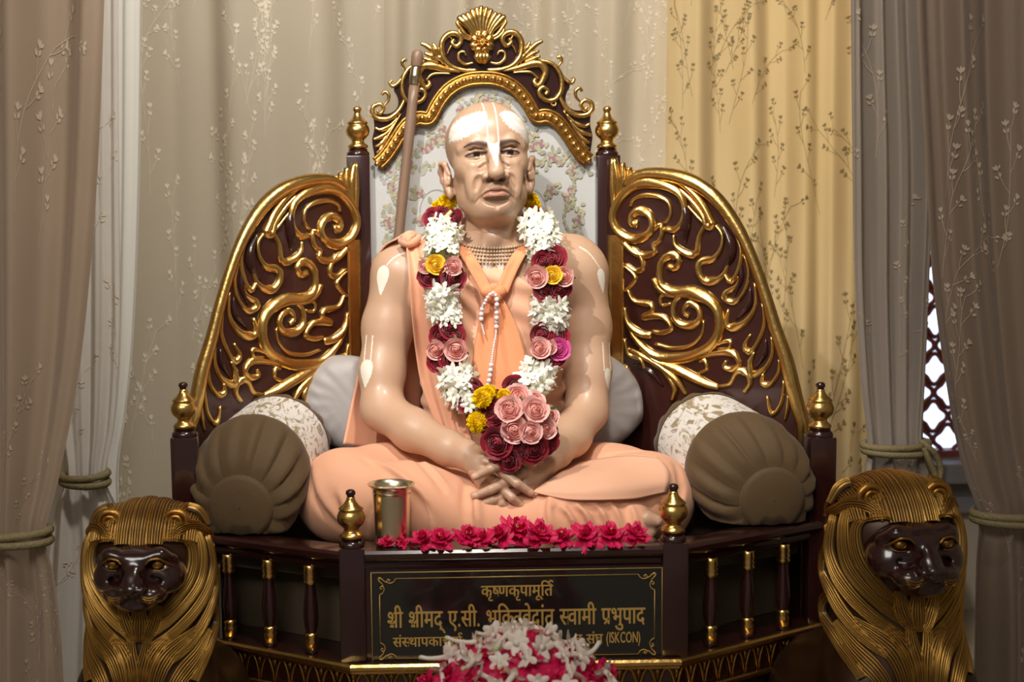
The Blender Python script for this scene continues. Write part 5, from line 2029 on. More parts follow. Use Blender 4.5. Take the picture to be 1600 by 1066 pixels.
def rose_mesh(mb, R=.020, rr_=None, mi=0, core=None, leaf=None, open_=1.0):
    """overlapping cupped petals, each a patch of a shell with a rolled lip"""
    rr_ = rr_ or random
    core = mi if core is None else core
    mb.ball((0, 0, R * .30), (R * .13, R * .13, R * .34), mi=core, k=8, n=6)
    az = rr_.uniform(0, 6)
    for ring, (n_, rho, te, wd, lip, h_) in enumerate(((2, .17, 20, 4.2, .10, 1.45), (3, .29, 30, 2.9, .14, 1.30), (3, .42, 40, 2.8, .18, 1.12), (4, .57, 50, 2.2, .24, .98), (5, .74, 60, 1.75, .30, .86), (5, .90, 72, 1.7, .34, .76))):
        for k in range(n_):
            a0 = az + 2 * pi * k / n_ + rr_.uniform(-.2, .2)
            te_ = radians(te * open_ + rr_.uniform(-5, 5))
            nu, nv = 5, 6
            G = np.zeros((nu + 1, nv + 1, 3))
            rk = rho * rr_.uniform(.94, 1.06)
            for i in range(nu + 1):
                t_ = i / nu
                for j in range(nv + 1):
                    s_ = (j / nv - .5) * 2
                    th = lerp(radians(150), te_ + radians(20) * abs(s_) ** 3, t_)
                    lp = 1 + lip * t_ ** 4 * (1 - .3 * s_ * s_) + .05 * s_
                    r_ = R * rk * sin(th) * lp
                    a = a0 + s_ * wd * .5 * (.55 + .45 * sin(pi * min(1, .25 + .6 * t_)))
                    z_ = R * (.34 + rk * .62 * h_ * cos(th)) - R * .10 * lip * t_ ** 4 * 2
                    G[i, j] = (r_ * cos(a), r_ * sin(a), z_)
            mb.grid(G, core if ring < 3 else mi)
        az += .7
    if leaf is not None:
        for k in range(3):
            petal(mb, (R * .5, -.001), R * .75, R * .30, radians(96), k * 2.1 + .5, .2, leaf, curl=.3, nu=3, nv=2)


def marigold_mesh(mb, R=.021, n=230, rr_=None, mi=0):
    rr_ = rr_ or random
    mb.ball((0, 0, R * .35), (R * .86, R * .86, R * .62), mi=mi, k=14, n=9)
    g = pi * (3 - sqrt(5))
    for k in range(n):
        t_ = (k + .5) / n
        ph = t_ * 1.75
        az = k * g
        base = R * .72
        d = Vector((sin(ph) * cos(az), sin(ph) * sin(az), cos(ph) * .8))
        c = Vector((0, 0, R * .30)) + d * base
        q = Vector((0, 0, 1)).rotation_difference(d).to_matrix()
        l_ = R * rr_.uniform(.22, .34)
        w_ = R * .24
        V = []
        for (x_, y_, z_) in ((-w_ * .25, 0, 0), (-w_ * .5, w_ * .18, l_), (0, -w_ * .16, l_ * 1.12), (w_ * .5, w_ * .18, l_), (w_ * .25, 0, 0)):
            V.append(tuple(c + q @ (Matrix.Rotation(az * 1.7, 3, 'Z') @ Vector((x_, y_, z_)))))
        mb.add(V, [(0, 1, 2, 4), (2, 3, 4)], mi)


def ruffled_mesh(mb, R=.021, rr_=None, mi=0, mc=1, flat=.6):
    """loose many-petalled crimson blossom"""
    rr_ = rr_ or random
    for ring, (n_, L, tl) in enumerate(((4, .5, 15), (6, .72, 38), (7, .92, 60), (8, 1.05, 80))):
        for k in range(n_):
            petal(mb, (R * .08, R * .10 * (3 - ring)), R * L * rr_.uniform(.8, 1.15), R * rr_.uniform(.55, .8), radians(tl + rr_.uniform(-14, 14)), 2 * pi * k / n_ + rr_.uniform(-.3, .3), .5, mi, curl=rr_.uniform(-.2, .7), nu=4, nv=4, wav=.0022, seed=rr_.uniform(0, 6))
    for k in range(9):
        a = rr_.uniform(0, 6.28)
        mb.tube([(0, 0, R * .2), (R * .18 * cos(a), R * .18 * sin(a), R * .55)], .0005, 4, mi=mc)
    mb.lathe([(0, -.002), (R * .3, 0), (R * .2, R * .2)], (0, 0, 0), k=8, mi=mi)


def long_mesh(mb, rr_=None):
    """fallen bloom: thick bent cream tube ending in a half-open star"""
    for k in range(6):
        petal(mb, (.003, -.001), .0155 * rr_.uniform(.85, 1.1), .0115, radians(rr_.uniform(48, 82)), 2 * pi * k / 6 + rr_.uniform(-.2, .2), .5, 0, curl=rr_.uniform(.1, .8), nu=4, nv=2)
    bx = rr_.uniform(-.010, .010)
    c_ = crom([(0, 0, .001), (.0, 0, -.010), (bx * .4, 0, -.022), (bx, 0, -.034), (bx * 1.8, 0, -.044)], 4)
    mb.tube(c_, np.interp(np.linspace(0, 1, len(c_)), [0, .3, .8, 1], [.0048, .0040, .0030, .0034]), 8, mi=0)
    mb.ball((bx * 1.8, 0, -.045), .0038, mi=1, k=6, n=5)


def proto(fn, mats, n, name, **kw):
    out = []
    for i in range(n):
        mb = MB()
        fn(mb, rr_=random.Random(100 + i), **kw)
        o = mb.build(name, mats)
        out.append(o.data)
        bpy.data.objects.remove(o)
    return out


P_TUBE = proto(tuberose_mesh, [M['fl_white'], M['fl_green']], 4, 'tuberose')
P_RED = proto(rose_mesh, [M['fl_red'], M['fl_red'], M['leaf']], 3, 'red_rose', R=.0210, open_=1.0)
P_PINK = proto(rose_mesh, [M['fl_pink'], M['fl_pinkcore'], M['leaf']], 3, 'pink_rose', R=.0195, core=1, leaf=2, open_=.9)
P_MAG = proto(rose_mesh, [M['fl_magenta'], M['fl_magenta'], M['leaf']], 1, 'magenta_rose', R=.0200)
P_YROSE = proto(rose_mesh, [M['fl_gold'], M['fl_gold'], M['leaf']], 1, 'yellow_rose', R=.0180)
P_MARI = proto(marigold_mesh, [M['fl_yellow']], 2, 'marigold')
P_CRIM = proto(ruffled_mesh, [M['fl_crimson'], M['stamen']], 4, 'crimson_blossom')
P_LONG = proto(long_mesh, [M['fl_cream'], M['fl_green']], 4, 'tuberose')


def orient(n_, spin=0.0):
    q = Vector((0, 0, 1)).rotation_difference(Vector(n_).normalized())
    return (q.to_matrix() @ Matrix.Rotation(spin, 3, 'Z')).to_euler()


garland = thing('flower_garland', 'long garland of white tuberoses and red roses with a pink rose bunch, around the neck', 'garland', W(775, 500, .29))
gr = random.Random(5)


def part(data, name, loc, n_, s=1.0, label=None):
    o = bpy.data.objects.new(name, data)
    COL.objects.link(o)
    o.parent = garland
    o.location = Vector(loc) - garland.location
    o.rotation_euler = orient(n_, gr.uniform(0, 6.28))
    o.scale = (s, s, s)
    return o


fbody = Field(); fbody.ops = list(fb.ops[:-1]) + list(ft_plain.ops)


def gpt(px, py, off):
    p = hit(fbody, px, py, off)
    return p if p is not None else W(px, py, .40)


LP = [(706, 330), (692, 348), (692, 385), (690, 425), (692, 470), (697, 515), (702, 548), (712, 590), (735, 626), (756, 648)]
RP_ = [(824, 330), (838, 348), (849, 385), (858, 425), (859, 470), (857, 515), (853, 550), (838, 592), (815, 618), (798, 645)]
GR = .0365


def spine(pp):
    c = crom(pp, 8)
    pts = [gpt(min(max(x_, 690), 862), y_, .028) + Vector((0, 0, 0)) for x_, y_ in c]
    out = []
    for (x_, y_), p in zip(c, pts):
        out.append(W(x_, y_, min(p.y, .40)))
    P = np.array([list(p) for p in out])
    for _ in range(4):
        P[1:-1] = .25 * P[:-2] + .5 * P[1:-1] + .25 * P[2:]
    return c, P


stuff = MB()
count = 0
for pp, secs in ((LP, ((350, 404), (441, 506), (572, 640))), (RP_, ((340, 402), (460, 518), (566, 632)))):
    c, P = spine(pp)
    T = np.gradient(P, axis=0); T /= np.linalg.norm(T, axis=1)[:, None]
    mb = MB(); mb.tube(P, .005, 6); mb.build('garland_thread', M['fl_green'], garland)
    for (y0, y1) in secs:
        n_ = 26
        for k in range(n_ * 2):
            front = k < n_
            t_ = (k % n_ + .5) / n_
            yy = lerp(y0 + 5, y1 - 5, t_)
            i = int(np.argmin(np.abs(c[:, 1] - yy)))
            tt = Vector(T[i])
            ce = Vector([np.interp(yy, c[:, 1], P[:, q]) for q in range(3)])
            u1 = Vector((0, -1, 0)) - tt * (-tt.y); u1.normalize()
            u2 = tt.cross(u1)
            an = (((k * 2.4) % 3.1416) - 1.5708) * 1.02 if front else pi + gr.uniform(-1.1, 1.1)
            d = (u1 * cos(an) + u2 * sin(an))
            nn = d + tt * gr.uniform(-.55, .55) + Vector((gr.uniform(-.25, .25), 0, gr.uniform(-.25, .25)))
            pos = ce + d * (GR - .006 + gr.uniform(-.004, .006))
            if front and count < 100 and k % n_ < 17 + (count % 2) * 0:
                part(gr.choice(P_TUBE), 'tuberose', pos, nn, gr.uniform(1.08, 1.32))
                count += 1
            else:
                m = gr.choice(P_TUBE)
                R = orient(nn, gr.uniform(0, 6)).to_matrix()
                V = np.array([v.co[:] for v in m.vertices]) @ np.array(R).T + np.array(pos)
                stuff.add(V, [list(p.vertices) for p in m.polygons])
                for q_, p in enumerate(m.polygons):
                    stuff.m[len(stuff.m) - len(m.polygons) + q_] = p.material_index
so = stuff.build('tuberose_filling', [M['fl_white'], M['fl_green']], garland)
so['kind'] = 'stuff'


def fl(kind, px, py, s=1.0, off=.030, n_=None, Y=None):
    data, nm = {'r': (P_RED, 'red_rose'), 'p': (P_PINK, 'pink_rose'), 'm': (P_MARI, 'marigold'), 'g': (P_MAG, 'magenta_rose'), 'y': (P_YROSE, 'yellow_rose')}[kind]
    p = W(px, py, Y) if Y is not None else gpt(min(max(px, 672), 880), py, off)
    if Y is None:
        p = W(px, py, min(p.y, .43))
    n_ = n_ if n_ is not None else (gr.uniform(-.3, .3), -1, gr.uniform(-.1, .35))
    o = part(gr.choice(data), nm, p, n_, s)
    if nm == 'yellow_rose':
        o['label'] = 'yellow rose'
    if nm == 'magenta_rose':
        o['label'] = 'bright magenta rose'


for a in (('m', 702, 318, 1.0, .41), ('m', 688, 326, .85, .425), ('m', 712, 306, .8, .44), ('r', 678, 342, 1.0, .40), ('r', 708, 344, 1.0, .385), ('r', 692, 338, .9, .39),
          ('m', 826, 316, .95, .43), ('m', 832, 324, .8, .43), ('r', 832, 340, .95, .40), ('r', 848, 350, .7, .40), ('r', 824, 348, .8, .39)):
    fl(a[0], a[1], a[2], a[3], Y=a[4], n_=((-.5 if a[1] < 760 else .4), -1, .5))
for a in (('p', 664, 416, .7), ('y', 680, 414, 1.05), ('p', 709, 416, .9), ('r', 668, 434, .85), ('r', 706, 434, 1.05), ('r', 686, 434, .9),
          ('r', 702, 512, .95), ('r', 690, 525, .9), ('r', 710, 526, .9), ('p', 680, 547, .95), ('p', 713, 545, 1.15), ('r', 688, 563, 1.0), ('r', 705, 560, .95), ('r', 740, 608, .9), ('r', 733, 628, .95), ('r', 742, 622, .9),
          ('r', 862, 406, 1.15), ('r', 848, 410, .8), ('p', 838, 433, 1.1), ('y', 864, 430, .95), ('p', 882, 432, .95), ('r', 850, 452, 1.0), ('r', 872, 450, 1.05), ('r', 846, 522, .95), ('r', 868, 526, 1.0), ('p', 842, 545, 1.05), ('g', 874, 546, 1.05), ('p', 858, 542, .8), ('r', 852, 562, 1.0), ('r', 868, 560, .8), ('r', 804, 607, 1.0)):
    fl(a[0], a[1], a[2], a[3] * (1.14 if a[0] == 'r' else 1.0), off=.043 if a[0] == 'r' else .054)
# the bunch hanging over the hands
BC = W(815, 662, .150)
for k_, x_, y_, s_, dep in (('m', 757, 624, 1.0, .06), ('m', 788, 622, .75, .05), ('m', 749, 660, 1.0, .05), ('m', 765, 616, .8, .05),
                       ('p', 808, 622, 1.25, .05), ('p', 836, 628, .95, .04), ('p', 797, 641, 1.25, .075), ('p', 835, 642, 1.25, .075), ('p', 857, 650, .95, .055), ('p', 803, 672, 1.2, .085), ('p', 828, 675, 1.05, .09), ('p', 851, 669, 1.05, .07), ('p', 816, 655, .8, .075),
                       ('r', 768, 638, 1.1, .05), ('r', 764, 658, 1.0, .05), ('r', 776, 652, 1.0, .065), ('r', 778, 690, 1.35, .075), ('r', 771, 672, .95, .06), ('r', 806, 702, 1.15, .075), ('r', 832, 700, 1.2, .075), ('r', 852, 688, 1.15, .06), ('r', 794, 716, 1.15, .075), ('r', 818, 690, 1.0, .075), ('r', 775, 625, .8, .05), ('r', 858, 676, .8, .05), ('r', 790, 700, 1.0, .075)):
    Y = .150 - dep
    p = W(x_, y_, Y)
    n_ = (p - BC - Vector((0, .03, 0)))
    n_ = n_ + Vector((gr.uniform(-.012, .012), 0, gr.uniform(0, .02)))
    fl(k_, x_, y_, s_, Y=Y, n_=n_)
core = MB(); core.ball(BC + Vector((0, .012, -.002)), (.052, .045, .055), k=16, n=10)
core.ball(W(765, 645, .15), (.030, .03, .035), k=12, n=8)
core.build('bunch_heart', M['leaf'], garland)
lf = MB()
for x_, y_, a in ((796, 628, .5), (817, 632, 1.9), (815, 656, 2.8), (848, 654, .6), (812, 680, 2.0), (858, 638, .1), (842, 700, 5.4), (780, 668, 4.5)):
    p = W(x_, y_, .078)
    lf.add([tuple(p), tuple(p + Vector((cos(a) * .008 - sin(a) * .004, -.004, sin(a) * .008 + cos(a) * .004))), tuple(p + Vector((cos(a) * .018, -.002, sin(a) * .018))), tuple(p + Vector((cos(a) * .008 + sin(a) * .004, -.003, sin(a) * .008 - cos(a) * .004)))], [(0, 1, 2, 3)])
lo = lf.build('leaves', M['leaf'], garland)

# ---- loose crimson blossoms lying on the front rail
fr_ = random.Random(3)
loc_words = [(604, 857, .55, 'small crimson petal tuft left of the metal tumbler on the front rail'),
             (630, 858, .45, 'small crimson petal tuft at the right foot of the metal tumbler'),
             (662, 853, .85, 'crimson blossom on the front rail, first large one right of the tumbler'),
             (688, 850, .9, 'crimson blossom on the front rail, second large one right of the tumbler'),
             (730, 848, 1.0, 'crimson blossom on the front rail, third large one right of the tumbler'),
             (757, 853, .8, 'low crimson blossom on the front rail under the left hand fingers'),
             (782, 846, .95, 'crimson blossom just left of the tallest one on the front rail'),
             (806, 838, 1.25, 'tallest and fullest crimson blossom at the middle of the front rail'),
             (842, 847, 1.15, 'broad pale-centred crimson blossom just right of the tallest one'),
             (880, 848, .85, 'reddish crimson blossom on the rail right of the broad pale-centred one'),
             (918, 848, 1.0, 'crimson blossom on the rail, third from the right post'),
             (956, 847, 1.0, 'crimson blossom on the rail, second from the right post'),
             (994, 846, .95, 'crimson blossom on the rail nearest to the right post and the toes')]
for i, (x_, y_, s_, lb) in enumerate(loc_words):
    p = Wz(x_, y_ + 2, ZR + .004)
    t = thing('crimson_blossom', lb, 'flower', (p.x, min(max(p.y, .0), .028), ZR + .003 + .012 * s_), 'crimson blossoms on the front rail')
    o = bpy.data.objects.new('petals', P_CRIM[i % 4]); COL.objects.link(o); o.parent = t
    t.rotation_euler = (radians(fr_.uniform(10, 30)), fr_.uniform(-.3, .3), fr_.uniform(0, 6.28) * 0)
    o.rotation_euler = (0, 0, fr_.uniform(0, 6.28))
    t.scale = (s_ * 1.38, s_ * 1.38, s_ * 1.38)

# ---- heap of offered flowers at the bottom edge, on a round stand
HCX, HCY, HT = W(818, 1040, -.30).x, -.30, .425
st = thing('pedestal', 'dark round stand carrying the heap of offered flowers at the bottom edge', 'stand', (HCX, HCY, 0))
b = MB(); b.lathe([(0, HT - .02), (.175, HT - .02), (.185, HT - .012), (.185, HT - .003), (.18, HT), (0, HT)], (HCX, HCY, 0), k=48); b.build('stand_top', M['wood'], st, auto=40)
b = MB(); b.lathe([(0, 0), (.12, 0), (.12, .02), (.05, .05), (.03, .12), (.045, .2), (.03, .3), (.05, HT - .03), (.09, HT - .02), (0, HT - .02)], (HCX, HCY, 0), k=32); b.build('stand_stem', M['wood'], st)
HR, HH = .176, .096


def heap_pt(u, v):
    """u: 0 centre .. 1 rim, v: azimuth"""
    return Vector((HCX + HR * u * cos(v), HCY + HR * u * sin(v), HT + HH * (1 - u ** 1.35) + .004))


core = MB()
G = np.array([[tuple(heap_pt(min(u, 1), v) - Vector((0, 0, .008 if u < 1 else .003))) for u in np.linspace(0.02, 1, 12)] for v in np.linspace(0, 2 * pi, 40, endpoint=False)])
n3 = noise1(8, 6, 20, 90)
G[:, :, 2] += .006 * n3(G[:, :, 0] * 1.0 + 2 * G[:, :, 1])
core.grid(G, cu=True)
co = core.build('petal_heap', M['fl_crimson'])
tag(co, 'bed of loose crimson petals under the heaped flowers at the bottom edge', 'petals')
co['kind'] = 'stuff'
hr = random.Random(21)
sl = {0: 'left', 1: 'right'}
k = 0
for i in range(34):
    u = sqrt((i + .5) / 34) * .98
    v = i * 2.39996
    p = heap_pt(u, v)
    px_, py_ = proj(np.array(p))
    nn = Vector((cos(v) * u * .9, sin(v) * u * .9 - .35, .8))
    t = thing('crimson_blossom', 'crimson blossom lying in the flower heap among the white tuberoses', 'flower', p - Vector((0, 0, .004)), 'crimson blossoms in the bottom heap')
    o = bpy.data.objects.new('petals', P_CRIM[i % 4]); COL.objects.link(o); o.parent = t
    t.rotation_euler = orient(nn, hr.uniform(0, 6))
    s_ = hr.uniform(.9, 1.25)
    t.scale = (s_, s_, s_)
M['fl_bent'] = M['fl_cream']
for i in range(60):
    u = sqrt((i + .3) / 60) * .86
    v = i * 2.39996 + 1.0
    if u > .5 and hr.random() < .25:
        continue
    p = heap_pt(u, v) + Vector((0, 0, .016))
    a = hr.uniform(0, 6.28)
    nn = Vector((cos(a), sin(a) - .5, hr.uniform(.05, .6)))
    t = thing('tuberose', 'fallen cream tuberose with a long tube, lying on top of the flower heap', 'flower', p, 'tuberoses in the bottom heap')
    o = bpy.data.objects.new('bloom', P_LONG[i % 3]); COL.objects.link(o); o.parent = t
    t.rotation_euler = orient(nn, hr.uniform(0, 6))
    s_ = hr.uniform(.95, 1.25)
    t.scale = (s_, s_, s_)
# ================================================================== guardian lions
M['lion'] = attr_mat('gilded_lion_mane', rough=0.38, rough_attr=True)
LU = 1 / 3249.0                                          # crop unit -> metres


def lion():
    base = thing('lion_statue', '', 'lion statue', (0, 0, 0))
    # hull of head, mane and seated body (face centre at the origin, shifted later)
    FZ = .600                                           # face centre above the floor
    o3 = np.array((0, 0, FZ))
    P_ = lambda x, y, z: np.array((x, y, z)) + o3
    hull = Field()
    hull.ell(P_(0, .055, .012), (.108, .095, .108), .03)
    hull.ell(P_(0, .055, -.10), (.108, .095, .13), .05)
    hull.ell(P_(0, .035, -.23), (.112, .105, .12), .05)
    for s in (-1, 1):
        hull.chain([P_(s * .07, .0, -.26), P_(s * .07, -.02, -.42)], [.052, .042], .04)
        hull.ell(P_(s * .085, .16, -.36), (.07, .12, .13), .05)
        hull.ell(P_(s * .072, -.065, -.46), (.045, .06, .035), .03)
    hull.ell(P_(0, .12, -.33), (.11, .14, .16), .06)
    hull.custom(lambda P: (FZ - .480) - P[..., 2], 'and', .005)
    Pq, Qq = hull.mesh((-.2, -.18, FZ - .50), (.2, .32, FZ + .16), .005)
    Pq = relax(Pq, Qq, 3)
    col = np.tile(np.array((.045, .018, .007, .45)), (len(Pq), 1))  # lacquer brown, also painted to pass for shaded gilding in mane gaps
    body = surf_obj('body', Pq, Qq, M['lion'], base, paint=col)
    b = MB(); b.box((-.16, -.15, 0), (.16, .28, FZ - .478), bev=.008); b.build('plinth', M['wood'], base, smooth=False)
    # face
    f = Field()
    def E(c, r, k, op='add'):
        f.ell(P_(*c), r, k, op)
    def C(pts, rs, k, op='add'):
        rs = [rs] * len(pts) if np.ndim(rs) == 0 else rs
        f.chain([P_(*p) for p in pts], rs, k, op)
    E((0, -.005, .004), (.076, .060, .058), .02)
    E((0, -.035, .035), (.050, .030, .022), .02)
    C([(0, -.055, .034), (0, -.075, .005), (0, -.093, -.014)], [.017, .0165, .0165], .015)
    for s in (-1, 1):
        C([(s * .060, -.040, .034), (s * .042, -.054, .044), (s * .016, -.062, .037)], [.007, .010, .009], .018)
        E((s * .0375, -.062, .026), (.017, .012, .0125), .008, 'sub')
        E((s * .048, -.034, -.012), (.026, .030, .026), .03)
        E((s * .026, -.070, -.030), (.028, .026, .021), .012)
        C([(s * .008, -.096, -.018), (s * .017, -.098, -.014), (s * .020, -.090, -.010)], [.006, .007, .005], .006)
        E((s * .009, -.107, -.018), (.0045, .006, .0035), .003, 'sub')
        C([(0, -.098, -.030), (s * .012, -.096, -.042), (s * .034, -.084, -.046), (s * .050, -.062, -.040)], .0022, .004, 'sub')
        C([(s * .016, -.080, .012), (s * .034, -.066, -.004), (s * .050, -.050, -.006)], .0035, .010, 'sub')
    E((0, -.055, -.052), (.036, .030, .018), .012)
    C([(0, -.105, -.022), (0, -.098, -.034)], .0018, .004, 'sub')
    Pf, Qf = f.mesh(P_(-.11, -.13, -.09), P_(.11, .07, .09), .0022)
    Pf = relax(Pf, Qf, 3)
    face = surf_obj('face', Pf, Qf, M['wood'], base)
    for s in (-1, 1):
        e = MB()
        e.ball(P_(s * .0375, -.0585, .026), (.0105, .008, .0095), k=14, n=9)
        ring = [P_(s * .0375 + .0055 * cos(a), -.0668, .0262 + .005 * sin(a)) for a in np.linspace(0, 2 * pi, 17)]
        e.tube(ring, .0011, 6, caps=False)
        e.build('eye', M['gold_worn'], face)
        l_ = MB()
        l_.tube(crom([P_(s * .062, -.050, .020), P_(s * .054, -.061, .029), P_(s * .042, -.0690, .0395), P_(s * .028, -.0720, .0385), P_(s * .020, -.0740, .030)], 6), np.interp(np.linspace(0, 1, 25), [0, .5, 1], [.0012, .0026, .0014]), 8)
        l_.tube(crom([P_(s * .056, -.058, .0205), P_(s * .044, -.0650, .0155), P_(s * .030, -.0670, .0165)], 5), .0011, 6)
        l_.build('gilt_eyelid', M['gold_worn'], face)
        wk_ = MB()
        for q in range(4):
            p0 = [P_(s * (.016 + .002 * q), 0, -.026 - .0052 * q), P_(s * .030, 0, -.030 - .0052 * q), P_(s * (.046 - .003 * q), 0, -.024 - .0052 * q)]
            pts = []
            for p in crom(p0, 5):
                g = np.array((p[0], -.14 , p[2]))
                for _ in range(100):
                    d = float(f.ev(g[None], g, 0.07, big=.09)[0])
                    if d < .0004: break
                    g[1] += d * .7
                pts.append(g)
            wk_.tube(pts, .0011, 5)
        wk_.build('whisker_lines', M['gold_worn'], face)
        # ear
        er = MB()
        cx_, cz_ = s * .0565, .094
        for (rx, rz, y_, r_) in ((.019, .020, .010, .0065), (.010, .011, .004, .004)):
            er.tube([P_(cx_ + rx * cos(a), y_, cz_ + rz * sin(a)) for a in np.linspace(-.6, pi + .6, 17)], r_, 8)
        er.ball(P_(cx_, .016, cz_), (.018, .012, .018), k=12, n=8)
        er.build('ear', M['gold_worn'], base)
    # mane: corrugated locks lying on the hull
    hf = Field(); hf.ops = hull.ops[:-1]

    def surf_y(x, z):
        g = np.array((x, -.16, z + FZ))
        for _ in range(120):
            d = float(hf.ev(g[None], g, 0.07, big=.09)[0])
            if d < .0005:
                return g[1]
            g[1] += max(d * .8, .0006)
            if g[1] > .10:
                return .062
        return min(g[1], .062)

    mane = MB()
    GOLD, DARK = np.array((.62, .34, .075, 1.0)), np.array((.022, .008, .004, .1))
    mr = random.Random(2)

    def lock(pts, w_, n_r, th=.010, taper=(.55, 1, .55), over=None, path=None):
        if path is None:
            c = crom(pts, 7)
            x, z = (c[:, 0] - 495) * LU, -(c[:, 1] - 490) * LU
        else:
            q_ = crom(path, 3)
            x, y, z = q_[:, 0], q_[:, 1], q_[:, 2] - FZ
        if path is not None:
            pass
        elif over is not None:
            y = np.interp(np.linspace(0, 1, len(x)), np.linspace(0, 1, len(over)), over)
        else:
            y = np.array([surf_y(a, b_) for a, b_ in zip(x, z)])
            for _ in range(3):
                y[1:-1] = .25 * y[:-2] + .5 * y[1:-1] + .25 * y[2:]
        P = np.stack([x, y, z + FZ], 1)
        T = np.gradient(P, axis=0); T /= np.linalg.norm(T, axis=1)[:, None]
        m = len(P)
        # outward direction of the hull
        N = np.zeros_like(P)
        for i in range(m):
            g = P[i]
            e_ = .004
            gr_ = np.array([float(hf.ev((g + d_)[None], g, 0)[0]) - float(hf.ev((g - d_)[None], g, 0)[0]) for d_ in np.eye(3) * e_])
            N[i] = gr_ / (np.linalg.norm(gr_) + 1e-9)
        if over is not None:
            N = N * .5 + np.array((0, -.1, .6))
        N -= T * np.sum(N * T, 1)[:, None]
        N /= np.linalg.norm(N, axis=1)[:, None] + 1e-9
        S_ = np.cross(T, N)
        tp = np.interp(np.linspace(0, 1, m), np.linspace(0, 1, len(taper)), taper)
        K = n_r * 6
        v = np.linspace(-1, 1, K + 1)
        rid = np.abs(np.sin(n_r * pi * (v + 1) / 2)) ** .75
        G = np.zeros((m, K + 1, 3)); Cc = np.zeros((m, K + 1, 4))
        for j in range(K + 1):
            hgt = th * (sqrt(max(0, 1 - .92 * v[j] ** 2)) * .75 - .25) * tp + .0052 * rid[j]
            G[:, j] = P + S_ * (v[j] * w_ * LU * tp)[:, None] + N * hgt[:, None]
            g_ = np.clip((rid[j] - .56) * 3.6, 0, 1)
            worn = .75 + .25 * sin(j * 1.7 + w_ + P[0, 0] * 90)
            Cc[:, j] = DARK * (1 - g_) + GOLD * np.array((worn, worn, worn, 1)) * g_
        mane.grid(G, col=Cc)

    def pair(pts, *a, **k):
        lock(pts, *a, **k)
        lock([(990 - x, y) for x, y in pts], *a, **k)

    def radial(x_, t0, t1, n=9):
        """crown lock: over the head from the brow to the nape at a given x"""
        out = []
        for t_ in np.linspace(t0, t1, n):
            d_ = np.array((0, -cos(t_), sin(t_)))
            c_ = np.array((x_, .055, .012 + FZ))
            r_ = .16
            for _ in range(120):
                g = c_ + d_ * r_
                e_ = float(hf.ev(g[None], g, 0.07, big=.09)[0])
                if e_ < .0005:
                    break
                r_ -= max(e_ * .8, .0006)
            out.append(c_ + d_ * r_)
        return np.array(out)

    # body flanks first, then outward to the brow
    pair([(210, 900), (290, 960), (360, 1040), (400, 1160), (410, 1300)], 60, 7)
    pair([(160, 940), (210, 1060), (290, 1190), (340, 1340)], 60, 7)
    pair([(148, 760), (140, 900), (160, 1040), (210, 1200)], 50, 6)
    pair([(450, 900), (455, 1000), (475, 1120), (480, 1250)], 45, 6)
    pair([(340, 900), (400, 980), (440, 1080), (450, 1200)], 50, 6)
    pair([(150, 380), (138, 540), (140, 700), (175, 850), (250, 980), (340, 1060)], 52, 7)
    pair([(180, 290), (152, 390), (142, 520), (165, 660), (225, 780), (315, 885), (420, 960)], 52, 7, th=.012)
    pair([(215, 265), (188, 350), (180, 470), (202, 590), (262, 700), (345, 800), (430, 880)], 50, 7, th=.014)
    lock([(495, 690), (495, 780), (495, 870), (495, 930)], 60, 8, th=.014)
    pair([(405, 690), (415, 780), (440, 870), (470, 930)], 50, 7, th=.014)
    pair([(270, 290), (228, 350), (220, 450), (242, 550), (292, 640), (350, 715), (410, 780)], 44, 6, th=.016)
    # crown
    for x_ in (.078, .052, .026, 0):
        for s in ((-1, 1) if x_ else (1,)):
            lock(None, 56, 7, th=.014, taper=(.9, 1, 1, 1, .8), path=radial(s * x_, radians(23 + 180 * x_), radians(150)))
    pair([(360, 205), (300, 150), (225, 170), (172, 262)], 40, 6, th=.016, taper=(.7, 1, 1, .5))
    pair([(352, 292), (300, 236), (235, 240), (185, 290), (152, 345)], 50, 7, th=.022, taper=(.5, 1, 1, .8, .25))
    pair([(380, 296), (350, 286), (300, 296), (240, 325)], 18, 3, th=.016)
    # nape and back of the mane
    mane.build('mane', M['lion'], base, paint=True)
    return base


ln = lion()
ln['label'] = 'gilded lion statue with dark lacquered face, left of the throne'
p = W(213, 905, -.20)
ln.location = (p.x, -.13, p.z - .600)
zoff = ln.location.z
# stands on a block of its own
def pedestal(x, y, h, lb, s):
    t = thing('plinth_block', lb, 'plinth', (x, y, 0))
    b = MB(); b.box((x - .18 * s, y - .17 * s, 0), (x + .18 * s, y + .30 * s, h), bev=.008); b.build('block', M['wood'], t, smooth=False)


SL, SRR = .97, 1.07
ln.scale = (SL * 1.07, SL * 1.03, SL * .90)
ln.location.z = p.z - .600 * SL * .90
q = W(1440, 874, -.20)
rl = copy_thing(ln, (q.x, -.13, q.z - .600 * SRR * .92), (0, 0, radians(4)), (SRR * 1.01, SRR * 1.02, SRR * .92), 'gilded lion statue with dark lacquered face, right of the throne by the window')
if ln.location.z > .004:
    pedestal(ln.location.x, -.13, ln.location.z - .0005, 'dark block carrying the left lion statue', SL)
if rl.location.z > .004:
    pedestal(rl.location.x, -.13, rl.location.z - .0005, 'dark block carrying the right lion statue', SRR)
print('lion z', ln.location.z, rl.location.z)
ln.rotation_euler = (0, 0, radians(-3))
